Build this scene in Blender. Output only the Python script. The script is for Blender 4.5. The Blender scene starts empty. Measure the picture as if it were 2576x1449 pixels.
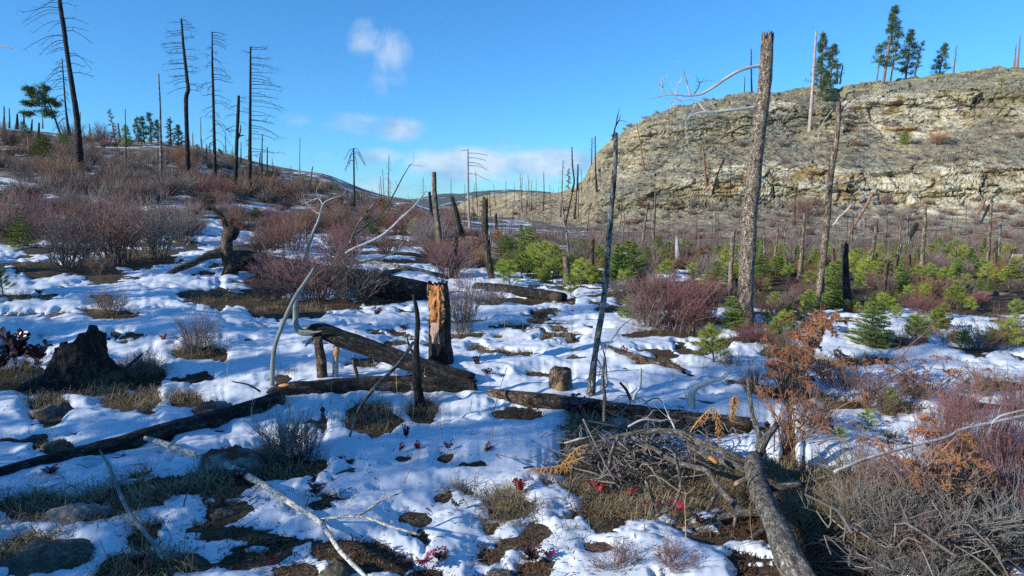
import bpy, math, random
import numpy as np
from mathutils import Vector

# ------------------------------------------------------------------ camera, sky, sun, exposure
FPX, W, H, HOR = 1678.0, 2576.0, 1449.0, 520.0
PITCH = math.atan((H / 2 - HOR) / FPX)
CAMZ = 2.0
SUN_AZ = math.radians(-116)     # from +Y towards +X: sun stands to the left, slightly behind the camera
SUN_EL = math.radians(21)
S = bpy.context.scene
COL = S.collection
cam = bpy.data.cameras.new('camera'); camo = bpy.data.objects.new('camera', cam); COL.objects.link(camo)
cam.sensor_width = 36; cam.lens = FPX / W * 36; cam.clip_start = 0.05; cam.clip_end = 20000
camo.location = (0, 0, CAMZ); camo.rotation_euler = (math.pi / 2 - PITCH, 0, 0)
S.camera = camo
S.view_settings.view_transform = 'Standard'; S.view_settings.look = 'None'
S.view_settings.exposure = 0.36; S.view_settings.gamma = 1.0
S.cycles.max_bounces = 5; S.cycles.diffuse_bounces = 3; S.cycles.glossy_bounces = 2; S.cycles.volume_bounces = 0
S.cycles.use_denoising = False; S.cycles.denoiser = 'OPENIMAGEDENOISE'; S.cycles.denoising_input_passes = 'RGB_ALBEDO_NORMAL'; S.cycles.denoising_prefilter = 'ACCURATE'

sl = bpy.data.lights.new('sun', 'SUN'); so = bpy.data.objects.new('sun', sl); COL.objects.link(so)
sl.energy = 4.9; sl.angle = math.radians(0.5); sl.color = (1.0, 0.93, 0.80)
SD = Vector((math.sin(SUN_AZ) * math.cos(SUN_EL), math.cos(SUN_AZ) * math.cos(SUN_EL), math.sin(SUN_EL)))
so.rotation_euler = SD.to_track_quat('Z', 'Y').to_euler()

class NT:
    """small node-tree helper"""
    def __init__(s, tree): s.t = tree; s.n = tree.nodes; s.l = tree.links
    def new(s, typ, **kw):
        n = s.n.new(typ)
        for k, v in kw.items():
            if k.startswith('i_'):
                key = k[2:]
                key = int(key) if key.isdigit() else key
                s.set(n.inputs[key], v)
            else: setattr(n, k, v)
        return n
    def set(s, sock, v):
        if isinstance(v, bpy.types.NodeSocket): s.l.new(v, sock)
        else:
            if isinstance(v, tuple) and len(v) == 3 and sock.type == 'RGBA': v = (*v, 1)
            sock.default_value = v
    def math(s, op, a, b=0.0, c=0.0, clamp=False):
        n = s.n.new('ShaderNodeMath'); n.operation = op; n.use_clamp = clamp
        s.set(n.inputs[0], a); s.set(n.inputs[1], b); s.set(n.inputs[2], c); return n.outputs[0]
    def mix(s, f, a, b, typ='MIX'):
        n = s.n.new('ShaderNodeMix'); n.data_type = 'RGBA'; n.blend_type = typ
        s.set(n.inputs[0], f); s.set(n.inputs[6], a); s.set(n.inputs[7], b); return n.outputs[2]
    def noise(s, vec, scale, detail=4, rough=.55, col=False, dist=0.0):
        n = s.new('ShaderNodeTexNoise'); s.set(n.inputs['Vector'], vec) if vec is not None else 0
        n.inputs['Scale'].default_value = scale; n.inputs['Detail'].default_value = detail
        n.inputs['Roughness'].default_value = rough; n.inputs['Distortion'].default_value = dist
        return n.outputs['Color' if col else 'Fac']
    def ramp(s, f, *stops):
        n = s.n.new('ShaderNodeValToRGB'); s.set(n.inputs[0], f); e = n.color_ramp.elements
        for i, (p, c) in enumerate(stops):
            el = e[i] if i < 2 else e.new(p)
            el.position = p; el.color = (*c, 1) if isinstance(c, tuple) else (c, c, c, 1)
        return n.outputs[0]
    def sep(s, v):
        n = s.n.new('ShaderNodeSeparateXYZ'); s.set(n.inputs[0], v); return n.outputs
    def vmul(s, v, k):
        n = s.n.new('ShaderNodeVectorMath'); n.operation = 'MULTIPLY'; s.set(n.inputs[0], v); n.inputs[1].default_value = k; return n.outputs[0]

world = bpy.data.worlds.new('World'); S.world = world; world.use_nodes = True
wt = NT(world.node_tree); wt.n.clear()
sky = wt.new('ShaderNodeTexSky', sky_type='NISHITA', sun_disc=False)
sky.sun_elevation = SUN_EL; sky.sun_rotation = SUN_AZ
sky.altitude = 600; sky.air_density = 1.0; sky.dust_density = 0.15; sky.ozone_density = 2.2
tc = wt.new('ShaderNodeTexCoord').outputs['Generated']
dx, dy, dz = wt.sep(tc)
yy = wt.math('MAXIMUM', dy, 0.05)
cu = wt.math('DIVIDE', dx, yy); cv = wt.math('DIVIDE', dz, yy)
cmb = wt.new('ShaderNodeCombineXYZ', i_0=cu, i_1=wt.math('MULTIPLY', cv, 1.0), i_2=0.3).outputs[0]
nz = wt.noise(cmb, 13.0, 8, .62, False, .6)
nz2 = wt.noise(wt.vmul(cmb, (5.0, 13.0, 1.0)), 1.6, 6, .55)
dens = None
for px, py, rx, ry, k in [(935, 125, 42, 48, .62), (985, 150, 52, 52, .66), (985, 205, 46, 42, .36), (890, 318, 72, 28, .95), (1010, 330, 62, 28, .85), (762, 307, 38, 16, .4),
                       (1150, 418, 140, 40, 1.4), (1090, 405, 70, 22, .6), (1390, 412, 140, 35, 1.3), (960, 398, 75, 20, .8), (1290, 372, 60, 18, .4), (1230, 440, 140, 20, .75), (820, 388, 40, 14, .3), (1085, 252, 40, 16, .25),
                       (1340, 445, 100, 22, .6), (1050, 470, 200, 30, .5)]:
    u0, v0 = (px - W / 2) / FPX, (HOR - py) / FPX
    a = wt.math('DIVIDE', wt.math('SUBTRACT', cu, u0), rx * 1.25 / FPX); b = wt.math('DIVIDE', wt.math('SUBTRACT', cv, v0), ry * 1.3 / FPX)
    d2 = wt.math('ADD', wt.math('MULTIPLY', a, a), wt.math('MULTIPLY', b, b))
    g = wt.math('MULTIPLY', wt.math('SUBTRACT', 1.0, d2, clamp=True), k)
    dens = g if dens is None else wt.math('MAXIMUM', dens, g)
cover = wt.math('MULTIPLY', wt.math('ADD', dens, wt.math('MULTIPLY', wt.math('SUBTRACT', nz, .52), 2.6)), 1.0, clamp=True)
cover = wt.math('MULTIPLY', cover, wt.math('GREATER_THAN', dens, 0.0001))
cover = wt.math('SMOOTH_MIN', wt.math('MULTIPLY', cover, wt.math('POWER', dens, .45)), .86, .2)
low = wt.math('MULTIPLY', wt.math('MULTIPLY', wt.math('SUBTRACT', nz2, .52, clamp=True), 2.2), wt.ramp(dz, (0.0, .8), (.11, .0)))
cover = wt.math('MAXIMUM', cover, low, clamp=True)
shade = wt.noise(wt.vmul(cmb, (1.0, 1.7, 1.0)), 14.0, 3, .5)
ccol = wt.mix(wt.ramp(shade, (.4, .0), (.62, 1.0)), (2.3, 3.9, 6.1), (5.8, 6.5, 7.4))
clear_sky = wt.mix(1.0, sky.outputs[0], (.37, 1.0, 1.54, 1), 'MULTIPLY')
skyc = wt.mix(wt.math('MULTIPLY', cover, .9), clear_sky, ccol)
bg = wt.new('ShaderNodeBackground', i_Strength=0.105); wt.set(bg.inputs['Color'], skyc)
wo = wt.new('ShaderNodeOutputWorld'); wt.l.new(bg.outputs[0], wo.inputs[0])

# ------------------------------------------------------------------ numeric helpers
def _hash(ix, iy, iz, seed):
    h = (ix.astype(np.uint32) * np.uint32(374761393) + iy.astype(np.uint32) * np.uint32(668265263)
         + iz.astype(np.uint32) * np.uint32(2246822519) + np.uint32((seed * 3266489917) & 0xffffffff))
    h = (h ^ (h >> np.uint32(13))) * np.uint32(1274126177)
    h = (h ^ (h >> np.uint32(16))) * np.uint32(2654435761)
    return (h ^ (h >> np.uint32(15))).astype(np.float64) / 4294967295.0 * 2 - 1
def vnoise(p, seed=0):
    p = np.asarray(p, float); f = np.floor(p); i = f.astype(np.int64); f = p - f
    w = f * f * f * (f * (f * 6 - 15) + 10)
    out = 0
    for a in (0, 1):
        for b in (0, 1):
            for c in (0, 1):
                k = (w[:, 0] if a else 1 - w[:, 0]) * (w[:, 1] if b else 1 - w[:, 1]) * (w[:, 2] if c else 1 - w[:, 2])
                out = out + k * _hash(i[:, 0] + a, i[:, 1] + b, i[:, 2] + c, seed)
    return out
def fbm(p, octv=4, seed=0, gain=.5):
    p = np.asarray(p, float); o = 0; a = 1; t = 0
    for k in range(octv):
        o = o + a * vnoise(p * 2.03 ** k + 17.3 * k, seed + k); t += a; a *= gain
    return o / t
def p3(x, y, z=0.0):
    x = np.asarray(x, float); return np.stack([x, np.broadcast_to(y, x.shape), np.broadcast_to(z, x.shape)], -1)
def sstep(a, b, x):
    t = np.clip((x - a) / (b - a), 0, 1); return t * t * (3 - 2 * t)

CP, SP = math.cos(PITCH), math.sin(PITCH)
def at(px, py, Y):
    """world point seen at photo point (px, py) at distance Y"""
    a, b = (px - W / 2) / FPX, (H / 2 - py) / FPX
    k = Y / (CP + b * SP)
    return np.array([a * k, Y, CAMZ + (-SP + b * CP) * k])
def project(x, y, z):
    f = y * CP - (z - CAMZ) * SP; u = y * SP + (z - CAMZ) * CP
    f = np.maximum(f, .05)
    return W / 2 + FPX * x / f, H / 2 - FPX * u / f

# ------------------------------------------------------------------ terrain height field
TC = [0, 400, 800, 1000, 1130, 1300, 1500, 1800, 2200, 2576]
TROWS = [
 (3.6,  [1447] * 10),
 (5.0,  [1192] * 10),
 (7.5,  [960, 962, 966, 966, 966, 966, 966, 966, 966, 962]),
 (10,   [795, 806, 838, 848, 853, 856, 854, 852, 854, 852]),
 (14,   [688, 702, 735, 748, 758, 760, 757, 756, 762, 766]),
 (19,   [620, 636, 660, 675, 690, 694, 694, 696, 704, 708]),
 (27,   [553, 576, 612, 628, 638, 642, 644, 646, 652, 656]),
 (38,   [492, 522, 570, 590, 602, 608, 612, 612, 618, 620]),
 (52,   [432, 464, 530, 556, 572, 582, 590, 594, 596, 596]),
 (75,   [368, 398, 486, 530, 552, 564, 574, 575, 572, 570]),
 (100,  [336, 366, 458, 512, 542, 552, 556, 556, 556, 556]),
 (150,  [342, 366, 440, 498, 533, 542, 545, 545, 545, 545]),
 (260,  [430, 440, 480, 515, 529, 532, 533, 533, 533, 533]),
 (700,  [505, 508, 515, 522, 525, 525, 525, 525, 525, 525]),
 (6000, [520] * 10),
]
TU = np.array([-1.9] + [(c - W / 2) / FPX for c in TC] + [1.9])
TY = np.array([2.0] + [r[0] for r in TROWS]); TL = np.log(TY)
TZ = np.zeros((len(TY), len(TU)))
for i, (Yr, row) in enumerate(TROWS):
    zz = [at(c, v, Yr)[2] for c, v in zip(TC, row)]
    TZ[i + 1] = [zz[0]] + zz + [zz[-1]]
TZ[1] = 0; TZ[0] = 0
def _hermite(y0, y1, m0, m1, t):
    t2 = t * t; t3 = t2 * t
    return (2 * t3 - 3 * t2 + 1) * y0 + (t3 - 2 * t2 + t) * m0 + (-2 * t3 + 3 * t2) * y1 + (t3 - t2) * m1
SLOPE = np.zeros_like(TZ)
for j in range(len(TU)):
    d = np.diff(TZ[:, j]) / np.diff(TL)
    for i in range(1, len(TL) - 1):
        SLOPE[i, j] = 0 if d[i - 1] * d[i] <= 0 else 2 * d[i - 1] * d[i] / (d[i - 1] + d[i])
def ground_z(x, y, detail=True):
    x = np.atleast_1d(np.asarray(x, float)); y = np.atleast_1d(np.asarray(y, float))
    yc = np.clip(y, 2.0, 5999.0); u = np.clip(x / np.maximum(y, 3.6), -1.89, 1.89); L = np.log(yc)
    j = np.clip(np.searchsorted(TU, u, side='right') - 1, 0, len(TU) - 2)
    i = np.clip(np.searchsorted(TL, L, side='right') - 1, 0, len(TL) - 2)
    tu = (u - TU[j]) / (TU[j + 1] - TU[j]); tu = tu * tu * (3 - 2 * tu) * .6 + tu * .4
    dl = TL[i + 1] - TL[i]; t = (L - TL[i]) / dl
    z = 0
    for jj, w in ((j, 1 - tu), (j + 1, tu)):
        z = z + w * _hermite(TZ[i, jj], TZ[i + 1, jj], SLOPE[i, jj] * dl, SLOPE[i + 1, jj] * dl, t)
    if detail:
        near = 1 - sstep(30, 60, y); far = sstep(20, 60, y) * (1 - sstep(200, 500, y))
        z = z + .10 * near * fbm(p3(x * .8, y * .8), 3, 5) + .6 * far * fbm(p3(x * .07, y * .07), 3, 9)
    return z
_YS = np.exp(np.linspace(math.log(2.2), math.log(400), 900))
CLIFF = [False]
def G(px, py):
    """where the view through (px, py) meets the terrain"""
    a, b = (px - W / 2) / FPX, (H / 2 - py) / FPX
    k = _YS / (CP + b * SP); x = a * k; z = CAMZ + (-SP + b * CP) * k
    d = z - ground_z(x, _YS)
    s = np.where(d <= 0)[0]
    if len(s) == 0: Yh = 90.0
    else:
        i = s[0]
        if i == 0: Yh = _YS[0]
        else:
            t = d[i - 1] / (d[i - 1] - d[i] + 1e-9); Yh = _YS[i - 1] + t * (_YS[i] - _YS[i - 1])
    if CLIFF[0] and px > 1290 and Yh > np.interp(px, BASE[:, 0], BASE[:, 2]): return C(px, py)
    q = at(px, py, Yh); return np.array([q[0], Yh, float(ground_z(q[0], Yh)[0])])

# ------------------------------------------------------------------ mesh helpers
class MB:
    """collects geometry; vertex attribute tc = (around, around, along)"""
    def __init__(s): s.v = []; s.t = []; s.f3 = []; s.f4 = []; s.m3 = []; s.m4 = []; s.n = 0
    def add(s, v, quads=None, tris=None, tcv=None, mi=0):
        v = np.asarray(v, float).reshape(-1, 3)
        s.v.append(v); s.t.append(np.asarray(tcv, float).reshape(-1, 3) if tcv is not None else v.copy())
        if quads is not None and len(quads): q = np.asarray(quads, int) + s.n; s.f4.append(q); s.m4.append(np.full(len(q), mi))
        if tris is not None and len(tris): q = np.asarray(tris, int) + s.n; s.f3.append(q); s.m3.append(np.full(len(q), mi))
        s.n += len(v)
    def mesh(s, name, mats, origin=(0, 0, 0), smooth=True):
        v = np.concatenate(s.v) - np.asarray(origin, float); t = np.concatenate(s.t)
        q = np.concatenate(s.f4) if s.f4 else np.zeros((0, 4), int); r = np.concatenate(s.f3) if s.f3 else np.zeros((0, 3), int)
        me = bpy.data.meshes.new(name); me.vertices.add(len(v)); me.vertices.foreach_set('co', v.astype(np.float32).ravel())
        loops = np.concatenate([q.ravel(), r.ravel()]).astype(np.int32)
        me.loops.add(len(loops)); me.loops.foreach_set('vertex_index', loops)
        n = len(q) + len(r); me.polygons.add(n)
        st = np.concatenate([np.arange(len(q)) * 4, len(q) * 4 + np.arange(len(r)) * 3]).astype(np.int32)
        me.polygons.foreach_set('loop_start', st)
        for m in (mats if isinstance(mats, (list, tuple)) else [mats]): me.materials.append(m)
        mi = np.concatenate(s.m4 + s.m3).astype(np.int32) if n else np.zeros(0, np.int32)
        me.polygons.foreach_set('material_index', mi)
        me.polygons.foreach_set('use_smooth', np.full(n, smooth))
        at_ = me.attributes.new('tc', 'FLOAT_VECTOR', 'POINT'); at_.data.foreach_set('vector', t.astype(np.float32).ravel())
        me.update(calc_edges=True)
        return me
def link(name, data, parent=None, loc=(0, 0, 0), rot=(0, 0, 0), scale=(1, 1, 1)):
    o = bpy.data.objects.new(name, data); COL.objects.link(o)
    o.location = loc; o.rotation_euler = rot; o.scale = scale
    if parent is not None: o.parent = parent
    return o
def tag(o, label, cat, group=None):
    o['label'] = label; o['category'] = cat
    if group: o['group'] = group
    return o
def setting(o, kind='structure', label=None):
    o['kind'] = kind
    if label: o['label'] = label
    return o
def cr(pts, n):
    """Catmull-Rom through rows of pts (any width), n samples"""
    P = np.asarray(pts, float)
    if len(P) == 2:
        t = np.linspace(0, 1, n)[:, None]; return P[0] * (1 - t) + P[1] * t
    d = np.linalg.norm(np.diff(P[:, :3], axis=0), axis=1); c = np.concatenate([[0], np.cumsum(d)])
    E = np.vstack([2 * P[0] - P[1], P, 2 * P[-1] - P[-2]])
    s = np.linspace(0, c[-1], n); i = np.clip(np.searchsorted(c, s, side='right') - 1, 0, len(P) - 2)
    t = ((s - c[i]) / np.maximum(c[i + 1] - c[i], 1e-9))[:, None]
    a, b, g, h = E[i], E[i + 1], E[i + 2], E[i + 3]
    return .5 * (2 * b + (g - a) * t + (2 * a - 5 * b + 4 * g - h) * t * t + (3 * b - a - 3 * g + h) * t ** 3)
def frames(P):
    T = np.gradient(P, axis=0); T /= np.linalg.norm(T, axis=1, keepdims=True) + 1e-12
    N = np.zeros_like(P); ref = np.array([0, 0, 1.]) if abs(T[0, 2]) < .9 else np.array([1., 0, 0])
    n = np.cross(T[0], ref); n /= np.linalg.norm(n) + 1e-12
    for i in range(len(P)):
        n = n - T[i] * np.dot(n, T[i]); n /= np.linalg.norm(n) + 1e-12; N[i] = n
    return T, N, np.cross(T, N)
def tube(mb, pts, rad, sides=8, amp=0.0, freq=8.0, seed=0, mi=0, jag=0.0, jag0=0.0, plate=0.0, cap=True):
    P = np.asarray(pts, float); R = np.asarray(rad, float); n = len(P)
    T, N, B = frames(P)
    L = np.concatenate([[0], np.cumsum(np.linalg.norm(np.diff(P, axis=0), axis=1))])
    a = np.arange(sides) / sides * 2 * math.pi
    ca, sa = np.cos(a)[None, :, None], np.sin(a)[None, :, None]
    D = N[:, None] * ca + B[:, None] * sa
    rr = np.repeat(R[:, None], sides, 1)
    tcv = np.stack([np.cos(a)[None] * rr, np.sin(a)[None] * rr, np.repeat(L[:, None], sides, 1)], -1)
    if amp or plate:
        q = tcv * np.array([1, 1, .45]) * freq
        nzv = fbm(q.reshape(-1, 3) + seed * 7.1, 4, seed).reshape(n, sides)
        rr = rr * (1 + amp * nzv * 1.6)
        if plate:
            q2 = (tcv * np.array([1, 1, .5]) * freq * 3).reshape(-1, 3)
            w2 = np.abs(fbm(q2, 2, seed + 3)).reshape(n, sides)
            rr = rr * (1 - plate * (1 - sstep(.02, .2, w2)))
    V = P[:, None] + D * rr[..., None]
    if jag:   # splintered top
        k = fbm(np.stack([np.cos(a) * 2.2, np.sin(a) * 2.2, np.full(sides, seed * 3.3)], -1), 3, seed)
        V[-1] += T[-1] * (k * jag)[:, None]; V[-2] += T[-1] * (k * jag * .45)[:, None]
    if jag0:
        k = fbm(np.stack([np.cos(a) * 2.2, np.sin(a) * 2.2, np.full(sides, seed * 5.3)], -1), 3, seed + 9)
        V[0] -= T[0] * (k * jag0)[:, None]; V[1] -= T[0] * (k * jag0 * .45)[:, None]
    i = np.arange(n - 1)[:, None] * sides; j = np.arange(sides)[None]; j2 = (j + 1) % sides
    quads = np.stack([i + j, i + j2, i + sides + j2, i + sides + j], -1).reshape(-1, 4)
    vv = V.reshape(-1, 3); tt = tcv.reshape(-1, 3); tris = []
    if cap:
        c0 = len(vv); vv = np.vstack([vv, P[:1] - T[0] * 0, P[-1:] - T[-1] * (R[-1] * .25 + jag * .35)]); tt = np.vstack([tt, tt[:1] * 0, [[0, 0, L[-1]]]])
        jj = np.arange(sides); k2 = (jj + 1) % sides; e = (n - 1) * sides
        tris = np.concatenate([np.stack([k2, jj, np.full(sides, c0)], -1), np.stack([e + jj, e + k2, np.full(sides, c0 + 1)], -1)])
    mb.add(vv, quads, tris, tt, mi)
def twig(mb, pts, r0, r1, mi=0, sides=3, hz=None):
    """cheap thin stick; hz: values for tc.z"""
    P = np.asarray(pts, float); n = len(P)
    T = np.gradient(P, axis=0); T /= np.linalg.norm(T, axis=1, keepdims=True) + 1e-12
    ref = np.array([.31, .77, .55]); N = np.cross(T, ref); N /= np.linalg.norm(N, axis=1, keepdims=True) + 1e-9; B = np.cross(T, N)
    R = np.linspace(r0, r1, n)[:, None, None]; a = np.arange(sides) / sides * 2 * math.pi
    V = P[:, None] + (N[:, None] * np.cos(a)[None, :, None] + B[:, None] * np.sin(a)[None, :, None]) * R
    i = np.arange(n - 1)[:, None] * sides; j = np.arange(sides)[None]; j2 = (j + 1) % sides
    tcv = V.copy().reshape(-1, 3)
    if hz is not None: tcv[:, 2] = np.repeat(np.asarray(hz, float), sides)
    mb.add(V.reshape(-1, 3), np.stack([i + j, i + j2, i + sides + j2, i + sides + j], -1).reshape(-1, 4), None, tcv, mi)

# ------------------------------------------------------------------ materials
def mat(name, rough=.85, spec=.25):
    m = bpy.data.materials.new(name); m.use_nodes = True; t = NT(m.node_tree)
    b = t.n['Principled BSDF']; b.inputs['Roughness'].default_value = rough; b.inputs['Specular IOR Level'].default_value = spec
    return m, t, b
def bump(t, b, h, strength=.5, dist=.02):
    n = t.new('ShaderNodeBump', i_Strength=strength, i_Distance=dist); t.set(n.inputs['Height'], h); t.l.new(n.outputs[0], b.inputs['Normal'])
def attr(t, name='tc'): return t.new('ShaderNodeAttribute', attribute_name=name).outputs['Vector']
def rnd(t): return t.new('ShaderNodeObjectInfo').outputs['Random']
def hsv(t, col, h=.5, s=1.0, v=1.0):
    n = t.new('ShaderNodeHueSaturation'); t.set(n.inputs['Color'], col); t.set(n.inputs['Hue'], h); t.set(n.inputs['Saturation'], s); t.set(n.inputs['Value'], v); return n.outputs[0]
def mrange(t, f, a, b): return t.math('ADD', t.math('MULTIPLY', f, b - a), a)

def bark(name, dark, mid, light, scale=18.0, patch=.5, patchcol=None, stretch=.3, bstr=.9, bdist=.015, lo=.38, hi=.62):
    m, t, b = mat(name, .85, .25); v0 = attr(t)
    wv = t.new('ShaderNodeVectorMath', operation='MULTIPLY_ADD'); t.set(wv.inputs[0], t.noise(v0, scale * .8, 3, .6, True)); wv.inputs[1].default_value = (1.4 / scale,) * 3; t.set(wv.inputs[2], v0)
    v = t.vmul(wv.outputs[0], (1, 1, stretch))
    n1 = t.noise(v, scale, 5, .6); n2 = t.noise(v, scale * 3.1, 3, .6)
    vor = t.new('ShaderNodeTexVoronoi', feature='DISTANCE_TO_EDGE', i_Scale=scale * 1.7); t.set(vor.inputs['Vector'], v)
    crack = t.ramp(vor.outputs['Distance'], (0.0, 0.0), (.12, 1.0))
    c = t.ramp(t.math('ADD', t.math('MULTIPLY', n1, .7), t.math('MULTIPLY', n2, .3)), (lo, dark), (.5, mid), (hi, light))
    if patchcol:
        pn = t.noise(attr(t), 3.2, 4, .6); c = t.mix(t.ramp(pn, (patch, 0.0), (patch + .09, 1.0)), c, patchcol)
    c = t.mix(crack, t.mix(.5, c, dark), c)
    c = hsv(t, c, .5, 1.0, mrange(t, rnd(t), .8, 1.2)); t.set(b.inputs['Base Color'], c)
    hgt = t.math('ADD', t.math('MULTIPLY', crack, .7), t.math('MULTIPLY', n2, .6)); bump(t, b, hgt, bstr, bdist)
    return m
M = {}
M['char'] = bark('charred_bark', (.006, .006, .006), (.019, .018, .017), (.085, .078, .072), 22, .56, (.12, .078, .052))
M['char_grey'] = bark('charred_grey_bark', (.012, .012, .012), (.10, .095, .09), (.42, .40, .38), 22, .50, (.33, .30, .26), lo=.36, hi=.60)
M['plate'] = bark('flaky_plate_bark', (.035, .025, .018), (.29, .225, .17), (.62, .53, .43), 27, 9, None, .6, 1.0, .03, .38, .62)
M['brown'] = bark('brown_snag_bark', (.03, .022, .016), (.20, .15, .11), (.42, .345, .265), 20, .64, (.05, .038, .03), .3, .9)
M['dkbrown'] = bark('scorched_brown_bark', (.01, .008, .006), (.06, .043, .031), (.25, .185, .13), 20, .57, (.15, .095, .06))
M['redbark'] = bark('reddish_snag_bark', (.06, .03, .02), (.24, .13, .09), (.42, .28, .21), 20, .62, (.05, .035, .028), .2, .5)
M['logbark'] = bark('fallen_log_bark', (.015, .010, .008), (.11, .075, .052), (.30, .22, .155), 24, .60, (.04, .03, .025), .35, 1.0)
M['greybark'] = bark('grey_scaly_bark', (.03, .027, .023), (.14, .125, .105), (.30, .275, .24), 40, .66, (.16, .09, .055), .35, 1.0, .008)
M['silver'] = bark('weathered_silver_wood', (.24, .23, .21), (.52, .50, .475), (.72, .70, .67), 60, .70, (.30, .24, .19), .06, .5, .004)
M['lichen'] = bark('pale_lichen_wood', (.03, .03, .028), (.40, .39, .35), (.66, .65, .60), 60, .68, (.10, .09, .08), .4, .6, .004, .33, .5)
M['greenwood'] = bark('greenish_grey_wood', (.10, .11, .10), (.24, .27, .255), (.34, .37, .35), 50, .60, (.12, .11, .10), .08, .4, .004)
M['whitewood'] = bark('bleached_white_wood', (.20, .15, .13), (.42, .34, .30), (.56, .50, .46), 26, .52, (.36, .22, .17), .08, .3)
def plain(name, col, var=.25, rough=.8, hue=.0, spec=.25, ns=0.0, col2=None, ramp=(.4, .6)):
    m, t, b = mat(name, rough, spec); c = col
    if col2 is not None: c = t.mix(t.ramp(t.noise(attr(t), ns or 8.0, 4, .6), (ramp[0], 0.0), (ramp[1], 1.0)), (*col, 1), (*col2, 1))
    r = rnd(t)
    c = hsv(t, c if not isinstance(c, tuple) else (*c, 1), mrange(t, t.math('FRACT', t.math('MULTIPLY', r, 7.3)), .5 - hue, .5 + hue), 1.0, mrange(t, r, 1 - var, 1 + var))
    t.set(b.inputs['Base Color'], c); return m
def twigmat(name, base, tip, var=.25, hue=.02):
    m, t, b = mat(name, .75, .2); z = t.sep(attr(t))[2]; r = rnd(t)
    c = t.mix(t.math('MULTIPLY', z, 1.0, clamp=True), (*base, 1), (*tip, 1))
    c = hsv(t, c, mrange(t, t.math('FRACT', t.math('MULTIPLY', r, 5.7)), .5 - hue, .5 + hue), mrange(t, t.math('FRACT', t.math('MULTIPLY', r, 11.3)), .75, 1.15), mrange(t, r, 1 - var, 1 + var))
    t.set(b.inputs['Base Color'], c); return m
M['tw_red'] = twigmat('red_twigs', (.13, .108, .095), (.25, .135, .11))
M['tw_mag'] = twigmat('crimson_twigs', (.12, .088, .082), (.24, .10, .10))
M['tw_grey'] = twigmat('grey_brown_twigs', (.16, .14, .12), (.24, .185, .165))
M['tw_tan'] = twigmat('tan_twigs', (.14, .10, .07), (.32, .17, .10))
M['tw_bramble'] = twigmat('pale_grey_bramble', (.06, .052, .046), (.24, .215, .19))
M['fir'] = plain('fir_needles', (.175, .24, .05), .25, .6, .02)
M['pine_y'] = plain('young_pine_needles', (.26, .315, .055), .25, .6, .02)
M['pine_d'] = plain('mature_pine_needles', (.07, .12, .04), .2, .65, .015)
M['rustneedle'] = plain('dead_rust_needles', (.30, .12, .045), .2, .8, .01)
M['rust'] = plain('rust_seed_heads', (.34, .16, .085), .25, .9, .012)
M['fern'] = plain('dry_orange_fern', (.40, .215, .075), .15, .7, .01)
M['maroon'] = plain('maroon_leaves', (.10, .018, .028), .4, .35, .02, .5, 9.0, (.045, .02, .022))
M['crimson'] = plain('crimson_leaves', (.23, .016, .028), .3, .4, .015, .5)
M['olive'] = plain('olive_leaves', (.12, .12, .05), .3, .6, .02)
M['straw'] = plain('dry_straw_grass', (.40, .31, .16), .2, .8, .01, .25, 1.6, (.19, .145, .075))
M['stalk'] = plain('pale_dead_stalk', (.42, .30, .17), .25, .8, .02)
M['needlelitter'] = plain('brown_needle_litter', (.20, .12, .065), .2, .9, .01, .2, 1.5, (.10, .062, .036))
M['rot'] = None
def rotmat():
    m, t, b = mat('orange_rotten_wood', .9, .1); v = attr(t)
    n = t.noise(t.vmul(v, (1, 1, .35)), 30, 5, .65); c = t.ramp(n, (.3, (.12, .042, .018)), (.5, (.42, .18, .07)), (.7, (.60, .36, .18)))
    t.set(b.inputs['Base Color'], c); bump(t, b, n, 1.0, .03); return m
M['rot'] = rotmat()
M['pinkwood'] = bark('bare_pinkish_wood', (.20, .12, .085), (.42, .28, .21), (.56, .41, .33), 40, 9, None, .06, .6, .006)
M['cutwood'] = bark('pale_cut_wood', (.20, .13, .07), (.42, .31, .19), (.55, .44, .30), 30, 9, None, 1.0, .4, .004)
M['orange_wood'] = bark('fresh_orange_wood', (.30, .11, .03), (.50, .21, .07), (.60, .32, .14), 30, 9, None, .1, .4, .004)
M['sign'] = plain('cream_board_paint', (.62, .55, .40), .0, .6, .0, .3, 14.0, (.52, .45, .31))

def rockmat():
    m, t, b = mat('lichened_rock', .9, .2); v = attr(t)
    n = t.noise(v, 4, 6, .65); n2 = t.noise(v, 22, 5, .7)
    c = t.ramp(n, (.35, (.07, .065, .06)), (.5, (.17, .16, .15)), (.66, (.30, .285, .26)))
    c = t.mix(t.ramp(n2, (.52, 0.0), (.6, 1.0)), c, (.33, .33, .29, 1))
    c = t.mix(t.ramp(t.noise(v, 2.3, 4, .6), (.58, 0.0), (.66, 1.0)), c, (.17, .075, .05, 1))
    t.set(b.inputs['Base Color'], hsv(t, c, .5, 1, mrange(t, rnd(t), .8, 1.15))); bump(t, b, t.math('ADD', n, n2), .8, .04); return m
M['rock'] = rockmat()
def mossrock():
    m, t, b = mat('brown_mossy_ground_rock', .95, .1); v = attr(t)
    n = t.noise(v, 7, 6, .65); n2 = t.noise(v, 40, 4, .7); c = t.ramp(t.math('ADD', t.math('MULTIPLY', n, .5), t.math('MULTIPLY', n2, .5)), (.36, (.03, .027, .022)), (.52, (.10, .088, .07)), (.66, (.24, .225, .19)))
    t.set(b.inputs['Base Color'], c); bump(t, b, n, 1.0, .05); return m
M['mossrock'] = mossrock()

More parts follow.
